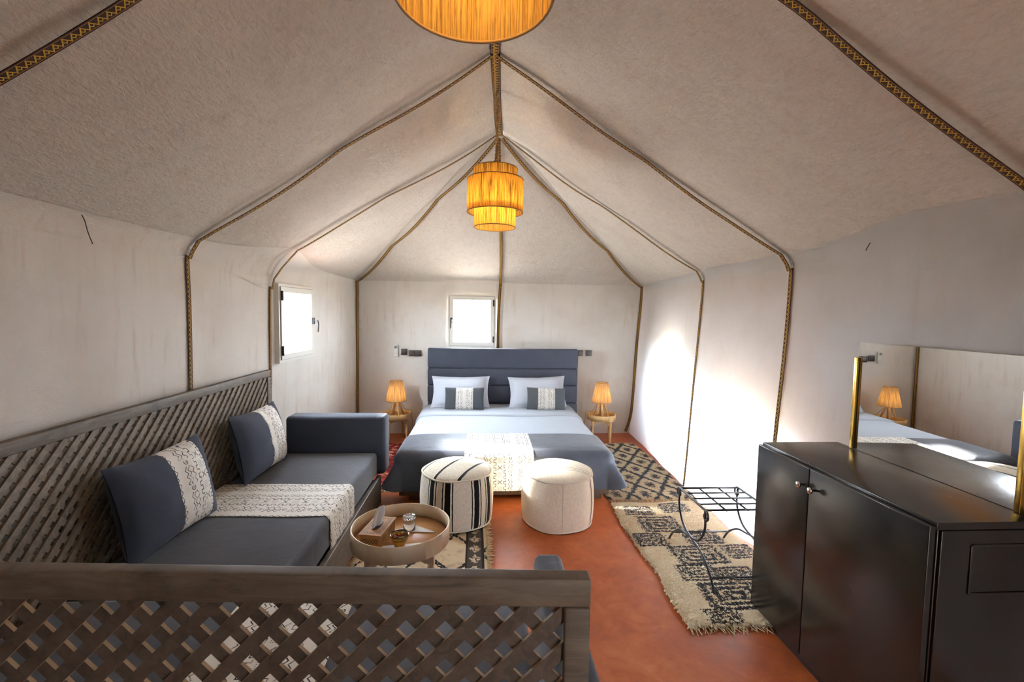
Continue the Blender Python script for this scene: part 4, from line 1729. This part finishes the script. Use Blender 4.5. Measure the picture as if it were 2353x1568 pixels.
bw = MB().lathe([(0, 0.0), (0.026, 0.0), (0.027, 0.006), (0.032, 0.02), (0.046, 0.05), (0.053, 0.07), (0.051, 0.072), (0.043, 0.05), (0.028, 0.022), (0.0, 0.016)], 40)
bo = bw.build('bowl', bowl_mat())
bo.location = (-0.437, 2.43, TB + 0.0055)
tag(bo, 'small ochre pottery bowl with dark bands on the tray', 'bowl')
POT = [(S((190, 90, 44)), 'orange dried petal in the small bowl', 'petal'), (S((120, 84, 50)), 'brown dried pod in the small bowl', 'pod'), (S((168, 150, 70)), 'yellow-green dried leaf in the small bowl', 'leaf')]
pm = [plain('potpourri_%d' % i, c, 0.7, var=0.3, sc=60) for i, (c, _, _) in enumerate(POT)]
rp_ = random.Random(3)
for i in range(14):
    kind = i % 3
    a = i * 2.4
    rad = 0.008 + 0.026 * math.sqrt(i / 14)
    mbp = MB()
    sc_ = (0.011, 0.008, 0.0022) if kind != 1 else (0.010, 0.006, 0.0045)
    ang3 = (rp_.uniform(-0.5, 0.5), rp_.uniform(-0.5, 0.5), rp_.uniform(0, 6))
    mbp.grid(lambda u, v: Vector((sc_[0] * math.cos(u) * math.cos(v), sc_[1] * math.sin(u) * math.cos(v) * (1 + 0.3 * math.cos(u)), sc_[2] * math.sin(v) + (0.003 * math.cos(u) ** 2 if kind != 1 else 0))),
             lin(0, 2 * PI, 13), lin(-PI / 2, PI / 2, 7))
    p = mbp.build(('dried_petal', 'dried_pod', 'dried_leaf')[kind], pm[kind])
    p.location = (-0.437 + rad * math.cos(a), 2.43 + rad * math.sin(a), TB + 0.0055 + 0.044 + 0.004 * (i % 4) + rad * 0.25)
    p.rotation_euler = ang3
    tag(p, POT[kind][1], POT[kind][2], 'potpourri in the small bowl, ' + POT[kind][2])

# ================================================================== BLACK CABINET + MIRROR
CX0, CX1, CY0, CY1, CZ = 1.515, 1.965, 1.40, 2.355, 0.962
cab = empty('cabinet', ((CX0 + CX1) / 2, (CY0 + CY1) / 2, 0))
tag(cab, 'black lacquered low wardrobe cabinet with two doors', 'cabinet')
ccx, ccy = (CX0 + CX1) / 2, (CY0 + CY1) / 2


def cb(x, y, z): return (x - ccx, y - ccy, z)


MB().box(cb((CX0 + 0.03 + CX1) / 2, ccy, 0.50), (CX1 - CX0 - 0.03, CY1 - CY0 - 0.005, 0.88), bev=0.004).build('body', M['lacquer'], cab)
MB().box(cb((CX0 + 0.02 + CX1) / 2, ccy, CZ - 0.014), (CX1 - CX0 - 0.02, CY1 - CY0 + 0.006, 0.028), bev=0.004).build('top', M['lacquer'], cab)
seam_y = 1.965
for (ya, yb, ky) in ((CY0 - 0.002, seam_y - 0.002, seam_y - 0.045), (seam_y + 0.002, CY1 + 0.002, seam_y + 0.03)):
    d = MB().box(cb(CX0 + 0.008, (ya + yb) / 2, 0.50), (0.024, yb - ya, 0.90), bev=0.003).build('door', M['lacquer'], cab)
    MB().lathe([(0, 0.0), (0.006, 0.0), (0.005, 0.018), (0.012, 0.022), (0.016, 0.030), (0.012, 0.036), (0, 0.038)], 16,
               M=Matrix.Translation(cb(CX0 - 0.004, ky, 0.865)) @ Matrix.Rotation(-PI / 2, 4, 'Y')).build('knob', M['steel'], d)
# near end panel with a plain raised field
MB().box(cb((CX0 + CX1) / 2 + 0.01, CY0 - 0.002, 0.50), (CX1 - CX0 - 0.05, 0.012, 0.87), bev=0.003).build('end_panel', M['lacquer'], cab)
for (x_, w_, z_, h_) in ((1.66, 0.008, 0.80, 0.17), (1.945, 0.008, 0.80, 0.17)):
    MB().box(cb(x_, CY0 - 0.010, z_), (w_, 0.006, h_), bev=0.002).build('moulding', M['lacquer'], cab)
for z_ in (0.885, 0.715):
    MB().box(cb(1.80, CY0 - 0.010, z_), (0.277, 0.006, 0.008), bev=0.002).build('moulding', M['lacquer'], cab)
for x_ in (CX0 + 0.07, CX1 - 0.05):
    for y_ in (CY0 + 0.06, CY1 - 0.13):
        MB().box(cb(x_, y_, 0.03), (0.06, 0.06, 0.06)).build('foot', M['lacquer'], cab)
MB().box(cb(CX0 + 0.03, ccy - 0.075, 0.029), (0.02, CY1 - CY0 - 0.17, 0.056)).build('plinth', M['lacquer'], cab)

MIX = 1.935
mir = empty('mirror', (MIX, 1.85, CZ + 0.001), -0.042)
tag(mir, 'frameless mirror with gold side strips standing on the black cabinet', 'mirror')
MB().box((0.004, 0.0, 0.28), (0.006, 0.775, 0.558)).build('mirror_glass', M['mirror'], mir)
MB().box((0.012, 0.0, 0.275), (0.008, 0.765, 0.54)).build('backing', M['black_plastic'], mir)
for s in (-1, 1):
    MB().box((-0.006, s * 0.388, 0.24), (0.016, 0.020, 0.48), bev=0.002).build('gold_strip', M['gold'], mir)
    MB().box((0.006, s * 0.379, 0.24), (0.012, 0.008, 0.478)).build('strip_backing', M['black_plastic'], mir)

# ================================================================== IRON LUGGAGE RACK
rk = empty('luggage_rack', (1.572, 2.80, 0.02), 0.0)
tag(rk, 'black wrought iron luggage rack with scroll ends on the shaggy rug', 'luggage rack')
HXk, HYk, ZK = 0.205, 0.175, 0.44


def crv(pts, n=10):
    """catmull-rom"""
    P = [Vector(p) for p in pts]
    out = []
    for i in range(len(P) - 1):
        p0, p1, p2, p3 = P[max(i - 1, 0)], P[i], P[i + 1], P[min(i + 2, len(P) - 1)]
        for j in range(n):
            t = j / n
            out.append(0.5 * ((2 * p1) + (p2 - p0) * t + (2 * p0 - 5 * p1 + 4 * p2 - p3) * t * t + (3 * p1 - p0 - 3 * p2 + p3) * t ** 3))
    out.append(P[-1])
    return out


for sx in (-1, 1):
    X = sx * HXk
    # top side bar ending in downward scrolls
    pts = []
    for sy in (-1, 1):
        sc_ = [(X, sy * (HYk + 0.035 + 0.036 * math.cos(a) * (1 - (a + 1.3) / 14)), ZK - 0.045 + 0.040 * math.sin(a) * (1 - (a + 1.3) / 14)) for a in ()]
        spiral = []
        for i in range(22):
            a = PI / 2 - i * 0.30
            rr = 0.034 * (1 - i / 30)
            spiral.append((X, sy * (HYk + 0.01 + rr * math.cos(a)), ZK - 0.034 + rr * math.sin(a)))
        pts = (spiral[::-1] + pts) if sy < 0 else (pts + spiral)
    MB().tube(pts, 0.0075, 8).build('scroll_bar', M['iron'], rk)
    for sy in (-1, 1):
        # leg: from one top corner, sweeping under to the opposite foot
        leg = crv([(X, sy * HYk, ZK), (X, sy * 0.180, 0.32), (X, sy * 0.105, 0.215), (X, -sy * 0.03, 0.180), (X, -sy * 0.155, 0.155),
                   (X, -sy * 0.262, 0.085), (X, -sy * 0.33, 0.0)], 8)
        MB().tube(leg, 0.0075, 8).build('leg', M['iron'], rk)
for y in lin(-HYk, HYk, 5):
    MB().tube([(-HXk, y, ZK), (HXk, y, ZK)], 0.0060 if abs(y) < HYk - 0.01 else 0.0075, 8).build('top_bar', M['iron'], rk)
for x in (-HXk / 3, HXk / 3):
    MB().tube([(x, -HYk, ZK - 0.006), (x, HYk, ZK - 0.006)], 0.0060, 8).build('cross_bar', M['iron'], rk)
for y, z in ((-0.275, 0.073), (0.262, 0.085)):
    MB().tube([(-HXk, y, z), (HXk, y, z)], 0.0065, 8).build('stretcher', M['iron'], rk)

# ================================================================== WALL FITTINGS
def switch(x, z, gangs, label):
    r = empty('light_switch', (x, YB - 0.03, z))
    tag(r, label, 'switch', 'dark wall switches by the bed')
    for g in range(gangs):
        gx = (g - (gangs - 1) / 2) * 0.083
        MB().box((gx, 0, 0), (0.081, 0.014, 0.081), bev=0.005).build('switch_plate', M['brown_plastic'], r)
        MB().box((gx, -0.008, 0), (0.058, 0.006, 0.058), bev=0.003).build('rocker', M['brown_plastic'], r)


switch(-1.034, 1.10, 1, 'single dark switch between the remote control and the double switch')
switch(-0.891, 1.084, 2, 'double dark switch left of the headboard')
switch(1.318, 1.108, 1, 'dark switch partly behind the right edge of the headboard')
switch(1.436, 1.108, 1, 'dark switch above the right table lamp')
rc = empty('remote_control', (-1.142, YB - 0.03, 1.12))
tag(rc, 'white air conditioner remote control in a wall holder', 'remote control')
MB().box((0, 0, 0), (0.055, 0.022, 0.15), bev=0.008).build('remote_body', M['white_plastic'], rc)
MB().box((0, -0.011, 0.042), (0.034, 0.004, 0.035)).build('display', M['screen'], rc)
MB().box((0, -0.003, -0.062), (0.064, 0.036, 0.045), bev=0.008).build('wall_holder', M['white_plastic'], rc)

# loose threads hanging from the cloth
for nm, pts, lab in (('loose_thread', [(-1.83, 2.19, 2.10), (-1.80, 2.20, 2.04), (-1.80, 2.22, 1.98), (-1.79, 2.23, 1.93)], 'loose dark thread hanging from the left eave above the sofa'),
                     ('loose_thread', [(2.02, 2.27, 2.05), (1.99, 2.26, 2.03), (1.99, 2.28, 2.00)], 'short loose thread at the right eave above the mirror')):
    tag(MB().tube(crv(pts, 6), 0.0022, 5).build(nm, M['thread']), lab, 'thread')
